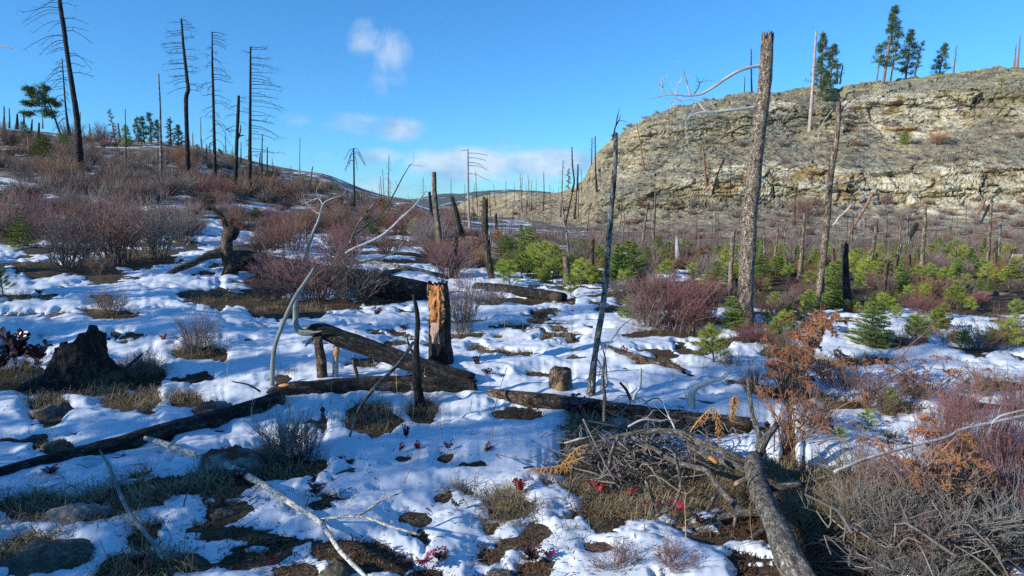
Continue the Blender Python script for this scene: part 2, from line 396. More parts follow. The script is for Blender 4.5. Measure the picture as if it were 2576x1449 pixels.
def snowmat():
    m, t, b = mat('old_snow', .55, .3); g = t.new('ShaderNodeNewGeometry').outputs['Position']
    n = t.noise(g, 9, 4, .6); n2 = t.noise(g, 120, 2, .6); n3 = t.noise(g, 34, 5, .7)
    c = t.mix(t.ramp(n3, (.62, 0.0), (.74, .55)), (.655, .70, .75, 1), (.40, .39, .38, 1))
    t.set(b.inputs['Base Color'], c)
    b.inputs['Subsurface Weight'].default_value = 0.0
    bump(t, b, t.math('ADD', t.math('MULTIPLY', n, .5), t.math('MULTIPLY', n2, .02)), .2, .04)
    return m
M['snow'] = snowmat()
def soilmat():
    m, t, b = mat('forest_floor', .95, .1); g = t.new('ShaderNodeNewGeometry').outputs['Position']; gx, gy, gz = t.sep(g)
    n = t.noise(g, 5, 6, .7); n2 = t.noise(g, 40, 4, .7); n3 = t.noise(g, .5, 4, .6)
    c = t.ramp(t.math('ADD', t.math('MULTIPLY', n, .55), t.math('MULTIPLY', n2, .45)), (.36, (.025, .019, .014)), (.5, (.085, .062, .042)), (.66, (.18, .14, .09)))
    c = t.mix(t.ramp(n3, (.45, 0.0), (.62, .6)), c, (.085, .07, .035, 1))
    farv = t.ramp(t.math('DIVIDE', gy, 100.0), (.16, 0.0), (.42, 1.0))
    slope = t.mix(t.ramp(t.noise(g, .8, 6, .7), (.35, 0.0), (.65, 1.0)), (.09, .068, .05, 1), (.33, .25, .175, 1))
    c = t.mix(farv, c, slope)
    # old snow lying in patches on the far hillside
    sn = t.noise(t.vmul(g, (1, .6, 1)), .34, 5, .62)
    sm = t.math('MULTIPLY', t.ramp(sn, (.55, 0.0), (.58, 1.0)), t.ramp(t.math('DIVIDE', gy, 100.0), (.40, 0.0), (.55, 1.0)))
    sm = t.math('MULTIPLY', sm, t.math('LESS_THAN', gx, 2.0))
    c = t.mix(sm, c, (.8, .83, .86, 1))
    t.set(b.inputs['Base Color'], c); bump(t, b, t.math('ADD', n, t.math('MULTIPLY', n2, .5)), .9, .05); return m
M['soil'] = soilmat()
def cliffmat():
    m, t, b = mat('banded_cliff_rock', .95, .15); g = t.new('ShaderNodeNewGeometry'); pos = g.outputs['Position']
    pale = t.new('ShaderNodeAttribute', attribute_name='pale').outputs['Fac']; veg = t.new('ShaderNodeAttribute', attribute_name='veg').outputs['Fac']
    tilt = t.vmul(pos, (1, 1, 4.5))
    n = t.noise(tilt, .55, 7, .68); n2 = t.noise(t.vmul(pos, (1, 1, 2.2)), 2.6, 5, .7); n3 = t.noise(pos, .16, 4, .6)
    base = t.ramp(n, (.34, (.15, .135, .08)), (.5, (.36, .315, .195)), (.64, (.54, .48, .32)))
    grey = t.ramp(n2, (.35, (.16, .16, .125)), (.6, (.34, .33, .26)))
    c = t.mix(t.ramp(n3, (.42, 0.0), (.58, 1.0)), base, grey)
    och = t.ramp(n, (.30, (.26, .20, .10)), (.46, (.56, .50, .35)), (.62, (.74, .71, .58)))
    och = t.mix(t.ramp(t.noise(pos, .33, 4, .6), (.52, 0.0), (.62, .7)), och, (.36, .23, .09, 1))
    c = t.mix(pale, c, och)
    c = t.mix(t.ramp(n2, (.28, .6), (.38, 0.0)), c, (.05, .045, .035, 1))
    blk_ = t.new('ShaderNodeAttribute', attribute_name='block').outputs['Fac']; c = hsv(t, c, .5, 1.0, mrange(t, blk_, .72, 1.28))
    c = t.mix(t.math('MULTIPLY', t.new('ShaderNodeAttribute', attribute_name='crack').outputs['Fac'], .55), c, (.06, .05, .035, 1))
    lit = t.ramp(t.noise(pos, 1.3, 6, .72), (.36, (.10, .08, .055)), (.5, (.26, .205, .14)), (.64, (.46, .41, .30)))
    c = t.mix(veg, hsv(t, c, .5, 1.08, .86), lit)
    t.set(b.inputs['Base Color'], c); bump(t, b, t.math('ADD', n, t.math('MULTIPLY', n2, .8)), .7, .35); return m
M['cliff'] = cliffmat()
def farmat():
    m, t, b = mat('distant_forest', 1.0, .0); g = t.new('ShaderNodeNewGeometry').outputs['Position']
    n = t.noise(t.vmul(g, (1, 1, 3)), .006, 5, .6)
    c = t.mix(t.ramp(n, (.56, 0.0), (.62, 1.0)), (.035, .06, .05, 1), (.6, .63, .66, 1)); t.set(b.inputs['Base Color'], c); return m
M['far'] = farmat()

# ------------------------------------------------------------------ ground sheet
def grid_mesh(name, X, Y, Z, m, keep=None, extra=None):
    nr, nc = X.shape; mb = MB(); V = np.stack([X, Y, Z], -1).reshape(-1, 3)
    i = np.arange(nr - 1)[:, None] * nc; j = np.arange(nc - 1)[None]
    q = np.stack([i + j, i + j + 1, i + nc + j + 1, i + nc + j], -1).reshape(-1, 4)
    if keep is not None:
        kq = keep.reshape(-1)[q].any(1); q = q[kq]
        used = np.zeros(len(V), bool); used[q.ravel()] = True
        remap = np.cumsum(used) - 1; V = V[used]; q = remap[q]
    mb.add(V, q); me = mb.mesh(name, m, smooth=(name != 'cliff'))
    if extra:
        for k, a in extra.items():
            t_ = me.attributes.new(k, 'FLOAT', 'POINT'); t_.data.foreach_set('value', a.reshape(-1).astype(np.float32))
    return me
# near disc in rings around the viewpoint, out to the horizon
az = np.radians(np.concatenate([np.linspace(-180, -60, 25)[:-1], np.linspace(-60, 60, 281), np.linspace(60, 180, 25)[1:]]))
rr = np.concatenate([[0.0], np.exp(np.linspace(math.log(1.0), math.log(300), 330)), np.exp(np.linspace(math.log(320), math.log(6500), 40))])
RR, AA = np.meshgrid(rr, az, indexing='ij')
gx, gy = RR * np.sin(AA), RR * np.cos(AA) - 2.0
gz = ground_z(gx.ravel(), gy.ravel()).reshape(gx.shape)
gz = gz + .035 * (fbm(p3(gx.ravel() * 5, gy.ravel() * 5), 3, 31).reshape(gx.shape)) * (gy < 30)
setting(link('ground', grid_mesh('ground', gx, gy, gz, M['soil'])))

# ------------------------------------------------------------------ snow
BARE = [(120,1262,165,34),(330,1240,125,34),(520,1205,140,36),(700,1165,115,42),(560,1275,45,35),(350,1335,50,38),(130,1385,128,52),
 (330,1420,70,45),(480,1400,45,16),(640,1388,75,18),(690,1345,32,12),(540,1325,55,18),(730,1418,55,22),(800,1250,38,16),
 (945,1392,98,48),(1040,1290,40,20),(1070,1430,42,28),(1295,1345,50,14),(1228,1372,30,24),(1350,1325,34,20),(1510,1355,44,13),
 (1290,1262,34,16),(1340,1420,40,22),(1270,1442,34,18),(1025,1142,32,13),(1125,1140,16,12),(1195,1150,35,9),(1235,1316,12,9),(1112,1243,14,7),(1170,1230,12,6),
 (1480,1150,85,65),(1620,1180,150,90),(1560,1258,120,48),(1760,1210,150,80),(1415,1165,45,18),
 (1890,1275,110,95),(2150,1310,330,140),(2450,1300,260,170),(2080,1420,190,60),(1780,1330,70,22),
 (935,1045,125,52),(1060,1025,55,42),(1300,1030,60,22),(1500,1062,60,26),(1650,1070,200,22),(1800,1065,90,25),
 (40,945,75,32),(350,940,105,30),(190,965,130,25),(135,1020,46,28),(310,1000,42,18),(375,1005,20,26),(467,995,48,22),(45,1092,38,6),(150,1112,45,12),(540,1025,55,20),
 (500,880,75,22),(270,783,65,10),(255,745,28,9),(170,672,112,20),(258,688,48,18),(370,650,110,20),(485,735,55,15),(570,745,125,26),(745,768,130,24),(850,760,90,20),
 (960,745,115,26),(810,705,220,22),(703,943,17,7),(1165,838,60,10),(990,853,48,9),(1255,835,8,6),(1268,853,15,4),(1408,823,13,6),(1438,846,14,12),(1358,933,30,8),
 (1358,801,38,7),(1445,890,12,4),(1610,838,48,9),(1300,752,120,12),(1680,832,130,14),(1740,800,120,16),(1880,812,45,10),(1640,905,70,8),
 (2000,985,35,8),(2120,1015,60,12),(2200,900,70,8),(2240,860,60,8),(2430,1010,40,10),(2520,960,60,12),(2050,900,40,8),(1940,880,30,6),
 (120,625,60,10),(400,610,80,8),(30,600,70,12),(620,620,60,9),(700,655,70,9),(1000,655,120,9),(1180,665,60,8),(1100,640,90,9),
 (1370,690,60,8),(1470,705,60,8),(1560,690,110,10)]
SNOWY = [(110,395,90,8),(320,385,80,6),(430,430,60,6),(560,432,60,7),(690,455,55,7),(40,472,90,26),(180,500,90,12),(330,470,70,6),(420,520,80,8),(620,520,70,7),(60,520,110,9),(545,592,70,22),(520,556,130,9),(770,603,90,12),(40,612,60,10),(880,592,70,8),(690,590,50,9),(250,512,80,6),(1000,600,50,6)]
def snowy(px, py): return any(((px - a) / c) ** 2 + ((py - b) / d) ** 2 < 1 for a, b, c, d in SNOWY)
def bare_field(px, py, x, y):
    """signed distance in metres from bare ground; > 0 means snow"""
    wx = px + 16 * fbm(p3(x * 2.6, y * 2.6), 3, 41) * np.clip(7.0 / np.maximum(y, 3), .2, 1.4); wy = py + 9 * fbm(p3(x * 2.6 + 9, y * 2.6), 3, 43) * np.clip(7.0 / np.maximum(y, 3), .2, 1.4)
    s = np.full(px.shape, 9.0); fy_ = np.clip(8.0 / np.maximum(y, 3), .25, 1.6)
    wrp = np.maximum(.3, 1.14 + 1.05 * fbm(p3(x * 2.4 * fy_ + 3, y * 2.4 * fy_), 5, 45, .62))
    for cx, cy, rx, ry in BARE:
        k = (np.abs(px - cx) < rx + 260) & (np.abs(py - cy) < ry + 160)
        if not k.any(): continue
        q = np.sqrt(((wx[k] - cx) / rx) ** 2 + ((wy[k] - cy) / ry) ** 2) * wrp[k]
        s[k] = np.minimum(s[k], (q - 1) * (rx * ry) ** .5 * y[k] / FPX)
    n = fbm(p3(x * .42, y * .42), 4, 51); nf = fbm(p3(x * 1.3 + 4, y * 1.3), 4, 53)
    # share of bare ground grows with distance, most of all on the valley floor beyond the snags
    thr = -.62 + .36 * sstep(11, 24, y) + .15 * sstep(26, 60, y)
    valley = sstep(1180, 1650, px) * sstep(9.5, 15, y)
    thr = thr + .50 * valley + .30 * sstep(1850, 2050, px) * sstep(8.6, 11, y) + .34 * sstep(24, 38, y) * (1 - sstep(1050, 1250, px)) + .12 * sstep(13, 20, y) * (1 - sstep(1050, 1250, px)) + .10 * sstep(6.5, 9, y)
    for cx, cy, rx, ry in SNOWY: thr = thr - .75 * np.clip(1.6 - np.sqrt(((wx - cx) / rx) ** 2 + ((wy - cy) / ry) ** 2), 0, 1)
    s = np.minimum(s, ((.62 * n + .42 * nf) - thr) * 1.1)
    s = s + .045 * fbm(p3(x * 9, y * 9), 3, 57) * np.clip(y / 7, .6, 2.5)
    hole = fbm(p3(x * 1.55 + 7, y * 1.55), 5, 59, .58) - (.43 - .16 * sstep(6, 11, y)); s = np.minimum(s, -hole * 1.2)
    return s
azs = np.radians(np.linspace(-45, 45, 790)); rs = np.exp(np.linspace(math.log(4.6), math.log(78), 640))
RR, AA = np.meshgrid(rs, azs, indexing='ij'); sx, sy = RR * np.sin(AA), RR * np.cos(AA) - 2.0
fx, fy = sx.ravel(), sy.ravel()
g0 = ground_z(fx, fy)
ppx, ppy = project(fx, fy, g0 + .05)
sf = bare_field(ppx, ppy, fx, fy)
wd = .09 + .012 * fy
th = .060 * np.sqrt(np.clip(sf / wd, 0, 1)) * (1 + .9 * np.clip(sf, 0, .6))
und = .036 * fbm(p3(fx * 2.4, fy * 3.4), 4, 61) + .013 * fbm(p3(fx * 8, fy * 9), 3, 63)
dimp = np.clip(fbm(p3(fx * 3.3 + 5, fy * 3.3), 2, 67) - .28, 0, 1) * -.16
th = th + (und + dimp) * sstep(0, .25, sf) - .07 * sstep(0.0, -.05, sf) - .012
sz = g0 + th
snowme = grid_mesh('snow', sx, sy, sz.reshape(sx.shape), M['snow'], keep=(sf > -.02).reshape(sx.shape))
setting(link('snow', snowme), 'stuff', 'melting patchy snow over the forest floor')
def is_bare(px, py):
    g = G(px, py); return bare_field(np.array([px], float), np.array([py], float), g[:1], g[1:2])[0] < 0

# ------------------------------------------------------------------ cliff on the right
RIM = np.array([(1060,548,190),(1130,528,165),(1180,501,145),(1240,487,132),(1300,483,122),(1400,486,114),(1448,474,110),(1470,448,107),(1500,388,104),(1560,332,101),(1620,300,100),(1700,270,100),
                (1800,247,100),(1900,233,100),(2000,223,100),(2130,213,99),(2200,209,99),(2300,196,98),(2400,183,97),(2500,170,96),(2576,165,95),(2800,150,92),(3300,150,90)], float)
BASE = np.array([(1060,562,120),(1130,572,100),(1300,598,62),(1500,606,52),(1800,611,43),(2200,618,39),(2576,620,37),(3300,620,36)], float)
NCX, NCT = 900, 320
cpx = np.concatenate([np.linspace(1062, 2640, 680), np.linspace(2648, 3280, 60)])
ct = np.linspace(0, 1.25, NCT)
rimy, rimY = np.interp(cpx, RIM[:, 0], RIM[:, 1]), np.interp(cpx, RIM[:, 0], RIM[:, 2])
by, bY = np.interp(cpx, BASE[:, 0], BASE[:, 1]), np.interp(cpx, BASE[:, 0], BASE[:, 2])
# profile: fraction of picture height, fraction of depth
pt = np.array([0, .22, .34, .44, .62, .74, .86, .94, 1.0]); ph = np.array([0, .15, .24, .45, .62, .72, .88, .95, 1.0]); pd = np.array([0, .36, .46, .50, .68, .76, .81, .90, 1.0])
FP = cpx[None, :] * np.ones((NCT, 1)); FT = ct[:, None] * np.ones((1, len(cpx)))
tw = np.clip(FT + .05 * fbm(p3(FP.ravel() * .006, FT.ravel() * 2), 3, 71).reshape(FT.shape) * np.sin(np.clip(FT, 0, 1) * math.pi), 0, 1)
fh = np.interp(tw.ravel(), pt, ph).reshape(tw.shape); fd = np.interp(tw.ravel(), pt, pd).reshape(tw.shape)
mel = sstep(1440, 1540, FP)                 # west of here it is only a low ridge
fh = mel * fh + (1 - mel) * np.clip(FT, 0, 1); fd = mel * fd + (1 - mel) * np.clip(FT, 0, 1) ** .8
cyp = by[None] + (rimy - by)[None] * fh; cY = bY[None] + (rimY - bY)[None] * fd
a_, b_ = (FP - W / 2) / FPX, (H / 2 - cyp) / FPX; kk = cY / (CP + b_ * SP)
CX, CY, CZ = a_ * kk, cY.copy(), CAMZ + (-SP + b_ * CP) * kk
back = np.clip(FT - 1, 0, 1) / .25
CY = CY + back * 55; CX = CX + back * 14; CZ = CZ - back * back * 5
CZ = CZ - (1 - sstep(0, .03, FT)) * 1.2
q = np.stack([CX, CY, CZ], -1).reshape(-1, 3)
strata = fbm(q * np.array([.10, .10, .75]) + 3, 5, 81, .6); blk = fbm(q * np.array([.5, .5, .9]), 4, 83, .6); jag = fbm(q * np.array([1.7, 1.7, 2.6]), 3, 85, .6)
ppx2_, ppy2_ = FP.ravel(), cyp.ravel(); low_ = (1 - mel).ravel(); ftf = FT.ravel()
rocky = sstep(.22, .34, ftf) * (1 - .5 * low_)
steep = (.75 * np.exp(-((ftf - .38) / .06) ** 2) + .6 * np.exp(-((ftf - .80) / .07) ** 2)) * (.55 + .45 * sstep(1750, 2050, FP.ravel()) + .35 * fbm(p3(FP.ravel() * .004, ftf * 2), 3, 77))
led = np.floor(q[:, 2] * .9 + 2.0 * fbm(q * .12, 2, 87)); ledge = _hash(led.astype(np.int64), (np.floor(q[:, 0] * .22 + led * .37)).astype(np.int64), led.astype(np.int64) * 0, 5)
def cells(p, sc, seed):
    """offset of the nearest random cell: angular blocks"""
    p = p * np.array(sc); f = np.floor(p).astype(np.int64); best = np.full(len(p), 9.0); val = np.zeros(len(p)); second = np.full(len(p), 9.0)
    for a in (-1, 0, 1):
        for b in (-1, 0, 1):
            for c in (-1, 0, 1):
                g = f + np.array([a, b, c]); jx = [(_hash(g[:, 0], g[:, 1], g[:, 2], seed + k) * .5 + .5) for k in range(3)]
                d = ((g + np.stack(jx, -1) - p) ** 2).sum(1); h = _hash(g[:, 0], g[:, 1], g[:, 2], seed + 7); second = np.where(d < best, best, np.minimum(second, d)); val = np.where(d < best, h, val); best = np.minimum(best, d)
    return val, np.sqrt(second) - np.sqrt(best)
wq = q + 1.2 * np.stack([fbm(q * .25, 3, 301), fbm(q * .25, 3, 302), .5 * fbm(q * .25, 3, 303)], -1)
c1, e1 = cells(wq, (.26, .26, .55), 11); c2, e2 = cells(wq, (.8, .8, 1.7), 23)
crack = np.maximum(1 - e1 / .10, 0) * .8 + np.maximum(1 - e2 / .14, 0) * .35
rimf = 1 - .6 * sstep(.88, .97, ftf)
stp = q[:, 2] * 1.7 + 1.6 * fbm(q * np.array([.09, .09, .2]), 3, 88); saw = stp - np.floor(stp)
cleft = np.exp(-((ppx2_ - 2112) / 16) ** 2 - ((ppy2_ - 232) / 26) ** 2)
out = (1.6 * strata + .30 * blk + .13 * jag + .35 * ledge * steep + .42 * (saw - .5) * (.35 + steep) + (.62 * c1 + .16 * c2 - .5 * crack) * (.35 + .65 * np.minimum(1, steep + .3 * strata))) * (.25 + .75 * rocky) * rimf - 4.0 * cleft
CX = CX - (out * .45).reshape(CX.shape); CY = CY - (out * .9).reshape(CY.shape)
CZ = CZ + ((.20 * blk + .22 * jag + .30 * c1 * sstep(.85, .98, ftf)  ) * (.5 + .5 * rocky) * np.where(ftf < 1, 1, .6)).reshape(CZ.shape)
# pale bare rock where the photo's face is broken open
pm = np.zeros(len(q)); ppx2, ppy2 = FP.ravel(), cyp.ravel()
for cx, cy, rx, ry, k in [(1990,455,300,45,1.),(2250,480,260,50,1.),(2470,490,220,80,1.),(2290,290,180,65,1.),(2180,270,90,30,.7),(1830,470,140,35,.8),(2500,440,120,40,.8),(1640,330,110,45,.45),(1560,420,90,50,.55),(1960,270,70,30,.5),(2420,240,110,30,.4),(1310,495,90,16,.5),(1700,430,120,40,.45),(2560,300,60,80,.4)]:
    pm = np.maximum(pm, k * np.clip(1.35 - np.sqrt(((ppx2 - cx) / rx) ** 2 + ((ppy2 - cy) / ry) ** 2), 0, 1))
pm = sstep(.26, .62, pm + .38 * fbm(q * np.array([.16, .16, .5]), 4, 91, .6))
vegm = np.clip((1 - sstep(.20, .36, ftf)) + .55 * sstep(.46, .54, ftf) * (1 - sstep(.66, .76, ftf)) * (fbm(q * .11, 3, 93) * .5 + .55) + low_ * .6, 0, 1)
vegm = np.clip(vegm + .35 * fbm(q * .3, 4, 95) * (vegm > .02), 0, 1) * (1 - .9 * pm)
setting(link('cliff', grid_mesh('cliff', CX, CY, CZ, M['cliff'], extra={'pale': pm, 'veg': vegm, 'block': .5 + .3 * c1 + .2 * c2, 'crack': np.clip(crack * rocky, 0, 1)})))
CPX, CPY = project(CX, CY, CZ)
def C(px, py):
    """point of the cliff seen at (px, py)"""
    d = (CPX - px) ** 2 + (CPY - py) ** 2 + 1e4 * (FT > 1.02)
    i = np.argmin(d); return np.array([CX.flat[i], CY.flat[i], CZ.flat[i]])

CLIFF[0] = True
# far blue mountains in the notch of the valley
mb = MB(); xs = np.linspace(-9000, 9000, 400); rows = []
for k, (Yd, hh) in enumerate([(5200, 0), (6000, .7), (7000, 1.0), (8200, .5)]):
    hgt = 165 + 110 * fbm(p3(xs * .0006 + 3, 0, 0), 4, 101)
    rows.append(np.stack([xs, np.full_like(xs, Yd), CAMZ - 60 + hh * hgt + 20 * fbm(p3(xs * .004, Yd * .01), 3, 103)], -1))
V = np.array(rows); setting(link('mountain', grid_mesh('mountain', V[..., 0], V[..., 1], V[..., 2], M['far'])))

# ================================================================== builders of things
rng = random.Random(7)
def hollow(mb, px, py, Y): pass
def worldline(pts, Y=None):
    """pts: (px, py[, dY]) seen in the photo -> world points at distance Y"""
    return np.array([at(p[0], p[1], Y + (p[2] if len(p) > 2 else 0)) for p in pts])
def traced(mb, pts, wid, Y, sides=10, step=None, amp=.08, freq=14, seed=0, mi=0, jag=0.0, jag0=0.0, plate=0.0, dY=None):
    """tube along a traced line; wid = width in photo units"""
    n0 = len(pts); Ys = [Y + (dY[i] if dY is not None else 0) for i in range(n0)] if np.isscalar(Y) else list(Y)
    P = np.array([at(p[0], p[1], y) for p, y in zip(pts, Ys)])
    w = np.interp(np.linspace(0, 1, n0), np.linspace(0, 1, len(wid)), wid) if len(wid) != n0 else np.array(wid, float)
    R = w / 2 * np.array(Ys) / FPX
    L = np.linalg.norm(np.diff(P, axis=0), axis=1).sum()
    n = max(4, int(L / (step or max(.03, R.mean() * .6))))
    n = min(n, 260)
    Q = cr(np.hstack([P, R[:, None]]), n)
    tube(mb, Q[:, :3], np.maximum(Q[:, 3], .002), sides, amp, freq, seed, mi, jag, jag0, plate)
    return P
def limb_twigs(mb, P, n, length, r, seed, up=0.0, mi=0):
    """small side twigs along a limb (world points P)"""
    r_ = random.Random(seed)
    for k in range(n):
        t = r_.uniform(.25, 1.0); i = min(int(t * (len(P) - 1)), len(P) - 2); f = t * (len(P) - 1) - i
        p = P[i] * (1 - f) + P[i + 1] * f; d = P[i + 1] - P[i]; d = d / (np.linalg.norm(d) + 1e-9)
        e = np.array([r_.gauss(0, 1), r_.gauss(0, 1), r_.gauss(up, .8)]); v = d * .8 + e * .6; v /= np.linalg.norm(v)
        l = length * r_.uniform(.4, 1.1); m = p + v * l * .5 + np.array([r_.gauss(0, .1), r_.gauss(0, .1), r_.gauss(.05, .1)]) * l
        q = p + v * l + np.array([r_.gauss(0, .15), r_.gauss(0, .15), r_.gauss(up * .2, .15)]) * l
        twig(mb, [p, m, q], r, r * .4, mi, hz=[.3, .6, 1.0])

def snag(name, label, pts, wid, m, Y=None, group=None, branches=(), jag=.25, sides=14, amp=.07, freq=10, plate=0.0, seed=1, cat='snag', flare=1.25, extra=None):
    """standing dead trunk traced from top to base; branches: list of (points, widths, material, twigs)"""
    base = pts[-1]; b = G(*base) if Y is None else at(base[0], base[1], Y); Yb = b[1]
    pp = list(reversed(pts)); ww = list(reversed(list(np.interp(np.linspace(0, 1, len(pts)), np.linspace(0, 1, len(wid)), wid))))
    ww[0] *= flare
    # sink the foot a little into the ground
    foot = (pp[0][0], pp[0][1] + .12 * FPX / Yb * .8)
    pp = [foot] + pp; ww = [ww[0] * 1.05] + ww
    origin = b
    mb = MB(); R = ww[len(ww) // 2] / 2 * Yb / FPX
    traced(mb, pp, ww, Yb, sides, max(.02, R * .5), amp, freq, seed, 0, jag * R * 4, 0, plate)
    me = mb.mesh(name, M[m], origin)
    if not branches and not extra:
        return tag(link(name, me, None, origin), label, cat, group)
    root = tag(link(name, None, None, origin), label, cat, group); me.name = 'trunk'
    link('trunk', me, root)
    for k, br in enumerate(branches):
        bp, bw, bm = br[0], br[1], br[2]; tw = br[3] if len(br) > 3 else (0, 0, 0)
        mb = MB(); dY = [q[2] if len(q) > 2 else 0 for q in bp]
        P = traced(mb, [q[:2] for q in bp], bw, Yb, 6, None, .06, 20, seed + k, dY=dY)
        if 0 < tw[0] <= 4: limb_twigs(mb, P, tw[0], tw[1], tw[2], seed * 31 + k, .2)
        bo = link('branch', mb.mesh('branch', M[bm], origin), root)
        if tw[0] > 4:
            mb = MB(); limb_twigs(mb, P, tw[0], tw[1], tw[2], seed * 31 + k, .2); link('twigs', mb.mesh('twigs', M[bm], origin), bo)['kind'] = 'stuff'
    if extra: extra(root, origin, Yb)
    return root

def droop_branches(line, y0, y1, n, lenL, lenR, seed, m='char', droop=.5, gap=0.0, w=2.3, up=.1):
    """whorled dead branches of a conifer snag along a traced trunk line (list of (px, py) top->base)"""
    r_ = random.Random(seed); out = []; ly = [p[1] for p in line]; lx = [p[0] for p in line]
    for k in range(n):
        y = y0 + (y1 - y0) * (k + r_.uniform(-.4, .4)) / max(n - 1, 1); x = float(np.interp(y, ly, lx)); t = (y - y0) / (y1 - y0)
        sd = -1 if r_.random() < lenL / (lenL + lenR) else 1
        L = (lenL if sd < 0 else lenR) * r_.choice([r_.uniform(.25, .7), r_.uniform(.7, 1.15), r_.uniform(.7, 1.15)]) * (.55 + .45 * math.sin(min(1, t * 1.3 + .15) * math.pi * .6))
        dz = r_.uniform(-1, 1) * L * .55 * 52 / FPX
        dr = droop * r_.uniform(.1, 1.7) * (.4 + .8 * t); w_ = w * r_.uniform(.5, .85)
        pts = [(x, y, 0), (x + sd * L * .35, y - L * (up * .5 - dr * .10), dz * .35), (x + sd * L * .72, y + L * dr * .38, dz * .7), (x + sd * L, y + L * dr * .8, dz)]
        out.append((pts, [w_, w_ * .75, w_ * .5, w_ * .3], m, (r_.randint(4, 9), .55, .009)))
    return out

def log(name, label, pts, wid, m, sides=22, amp=.10, freq=9, seed=3, plate=0.0, jag=.06, lift=0.0, Ys=None, parts=(), cat='log', group=None, sink=.15):
    """fallen trunk lying on the ground: pts are the photo points of its axis"""
    n0 = len(pts); w = np.interp(np.linspace(0, 1, n0), np.linspace(0, 1, len(wid)), wid)
    if Ys is None: Ys = [G(p[0], p[1] + w_ * .5 * (1 - sink))[1] for p, w_ in zip(pts, w)]
    P = np.array([at(p[0], p[1], y) for p, y in zip(pts, Ys)])
    origin = P[len(P) // 2].copy(); origin[2] = float(ground_z(origin[0], origin[1])[0])
    mb = MB(); traced(mb, pts, w, Ys, sides, None, amp, freq, seed, 0, jag, jag, plate)
    me = mb.mesh(name, M[m], origin)
    if not parts: return tag(link(name, me, None, origin), label, cat, group)
    root = tag(link(name, None, None, origin), label, cat, group); link('trunk', me, root)
    for k, pr in enumerate(parts):
        nm, pp, pw, pm, pY = pr[:5]; tw = pr[5] if len(pr) > 5 else (0, 0, 0)
        mb = MB(); Q = traced(mb, pp, pw, pY, 10, None, .12, 16, seed + k + 1, 0, .03, .03)
        if tw[0]: limb_twigs(mb, Q, tw[0], tw[1], tw[2], seed * 17 + k, .1)
        link(nm, mb.mesh(nm, M[pm], origin), root)
    return root
def stick(name, label, pts, wid, m, Ys, cat='stick', group=None, seed=1, amp=.08, sides=8, tw=(0, 0, 0), parts=()):
    mb = MB(); P = traced(mb, pts, wid, Ys, sides, None, amp, 24, seed, 0, .01, .01)
    if tw[0]: limb_twigs(mb, P, tw[0], tw[1], tw[2], seed, .2)
    origin = P[np.argmin(P[:, 2])].copy()
    me = mb.mesh(name, M[m], origin)
    if not parts: return tag(link(name, me, None, origin), label, cat, group)
    root = tag(link(name, None, None, origin), label, cat, group); link('stem', me, root)
    for k, (pp, pw, pY) in enumerate(parts):
        mb = MB(); Q = traced(mb, pp, pw, pY, 8, None, amp, 24, seed + k + 5, 0, .01, .01)
        if tw[0]: limb_twigs(mb, Q, 3, tw[1], tw[2], seed + k, .2)
        link('side_branch', mb.mesh('side_branch', M[m], origin), root)
    return root
def gy_(px, py): return G(px, py)[1]
def T(c, r, *pts): return [(c * 858.667 + x / 3.0, r * 483.0 + y / 3.0) for x, y in pts]

# ------------------------------------------------------------------ tall fire-killed conifers on the left slope
CH = 'char'
lA = T(0, 0, (438, -260), (450, 0), (480, 200), (510, 420), (545, 650), (575, 850), (590, 1000), (597, 1215))
snag('charred_conifer', 'tallest black dead conifer leaning at the far left, its top cut off above', lA, [7, 9, 10, 10, 11, 13, 14, 17], CH, 54, None,
     droop_branches(lA, -70, 200, 34, 95, 68, 11, droop=.6), .1, seed=11)
lC = T(0, 0, (1368, 140), (1385, 350), (1412, 600), (1420, 680), (1404, 750), (1410, 1000), (1420, 1375))
snag('charred_conifer', 'black dead conifer with a crooked kink halfway up its trunk', lC, [4, 6, 8, 9, 10, 10, 12], CH, 52, None,
     droop_branches(lC, 52, 225, 34, 52, 44, 13, droop=.22, up=.0), .1, seed=13)
lD = T(0, 0, (1600, 240), (1603, 500), (1610, 750), (1616, 1000), (1626, 1395))
snag('charred_conifer', 'slim black dead conifer with drooping twigs to the right of the kinked one', lD, [2.5, 5, 6.5, 7, 8], CH, 52, None,
     droop_branches(lD, 82, 365, 36, 24, 44, 17, droop=.75), .1, seed=17)
lE = T(0, 0, (1802, 720), (1797, 850), (1788, 1050), (1775, 1405))
snag('charred_conifer', 'shorter broken-topped black snag with a forked stub, between two tall dead conifers', lE, [6, 8, 8, 9], CH, 52, None,
     [(T(0, 0, (1790, 1060), (1805, 1030), (1840, 1020)), [5, 4, 2], CH, (3, .4, .012)), (T(0, 0, (1792, 1050), (1812, 1000), (1818, 940)), [4, 3, 2], CH, (4, .4, .012))]
     + droop_branches(lE, 245, 330, 8, 30, 34, 19, droop=.5), .4, seed=19)
lF = T(0, 0, (1891, 350), (1889, 700), (1887, 1000), (1883, 1440))
snag('charred_conifer', 'black dead conifer bearing nearly all its drooping branches on the right side', lF, [4, 6, 7.5, 9], CH, 52, None,
     droop_branches(lF, 116, 405, 36, 10, 76, 23, droop=.35, up=.0), .2, seed=23)
lB = T(0, 0, (1197, 558), (1208, 800), (1213, 1050), (1219, 1395))
snag('charred_snag', 'bare branchless charred pole left of the kinked dead conifer', lB, [3, 4.5, 5.5, 6.5], 'char_grey', 52, jag=.3, seed=29)
lA2 = T(0, 0, (468, 440), (480, 600), (495, 800), (517, 992))
snag('charred_snag', 'thin dead tree with hanging twigs just left of the tallest trunk', lA2, [2, 3, 4, 5], CH, 80, None,
     droop_branches(lA2, 155, 300, 22, 40, 12, 31, droop=1.0, w=2.2), .1, seed=31)
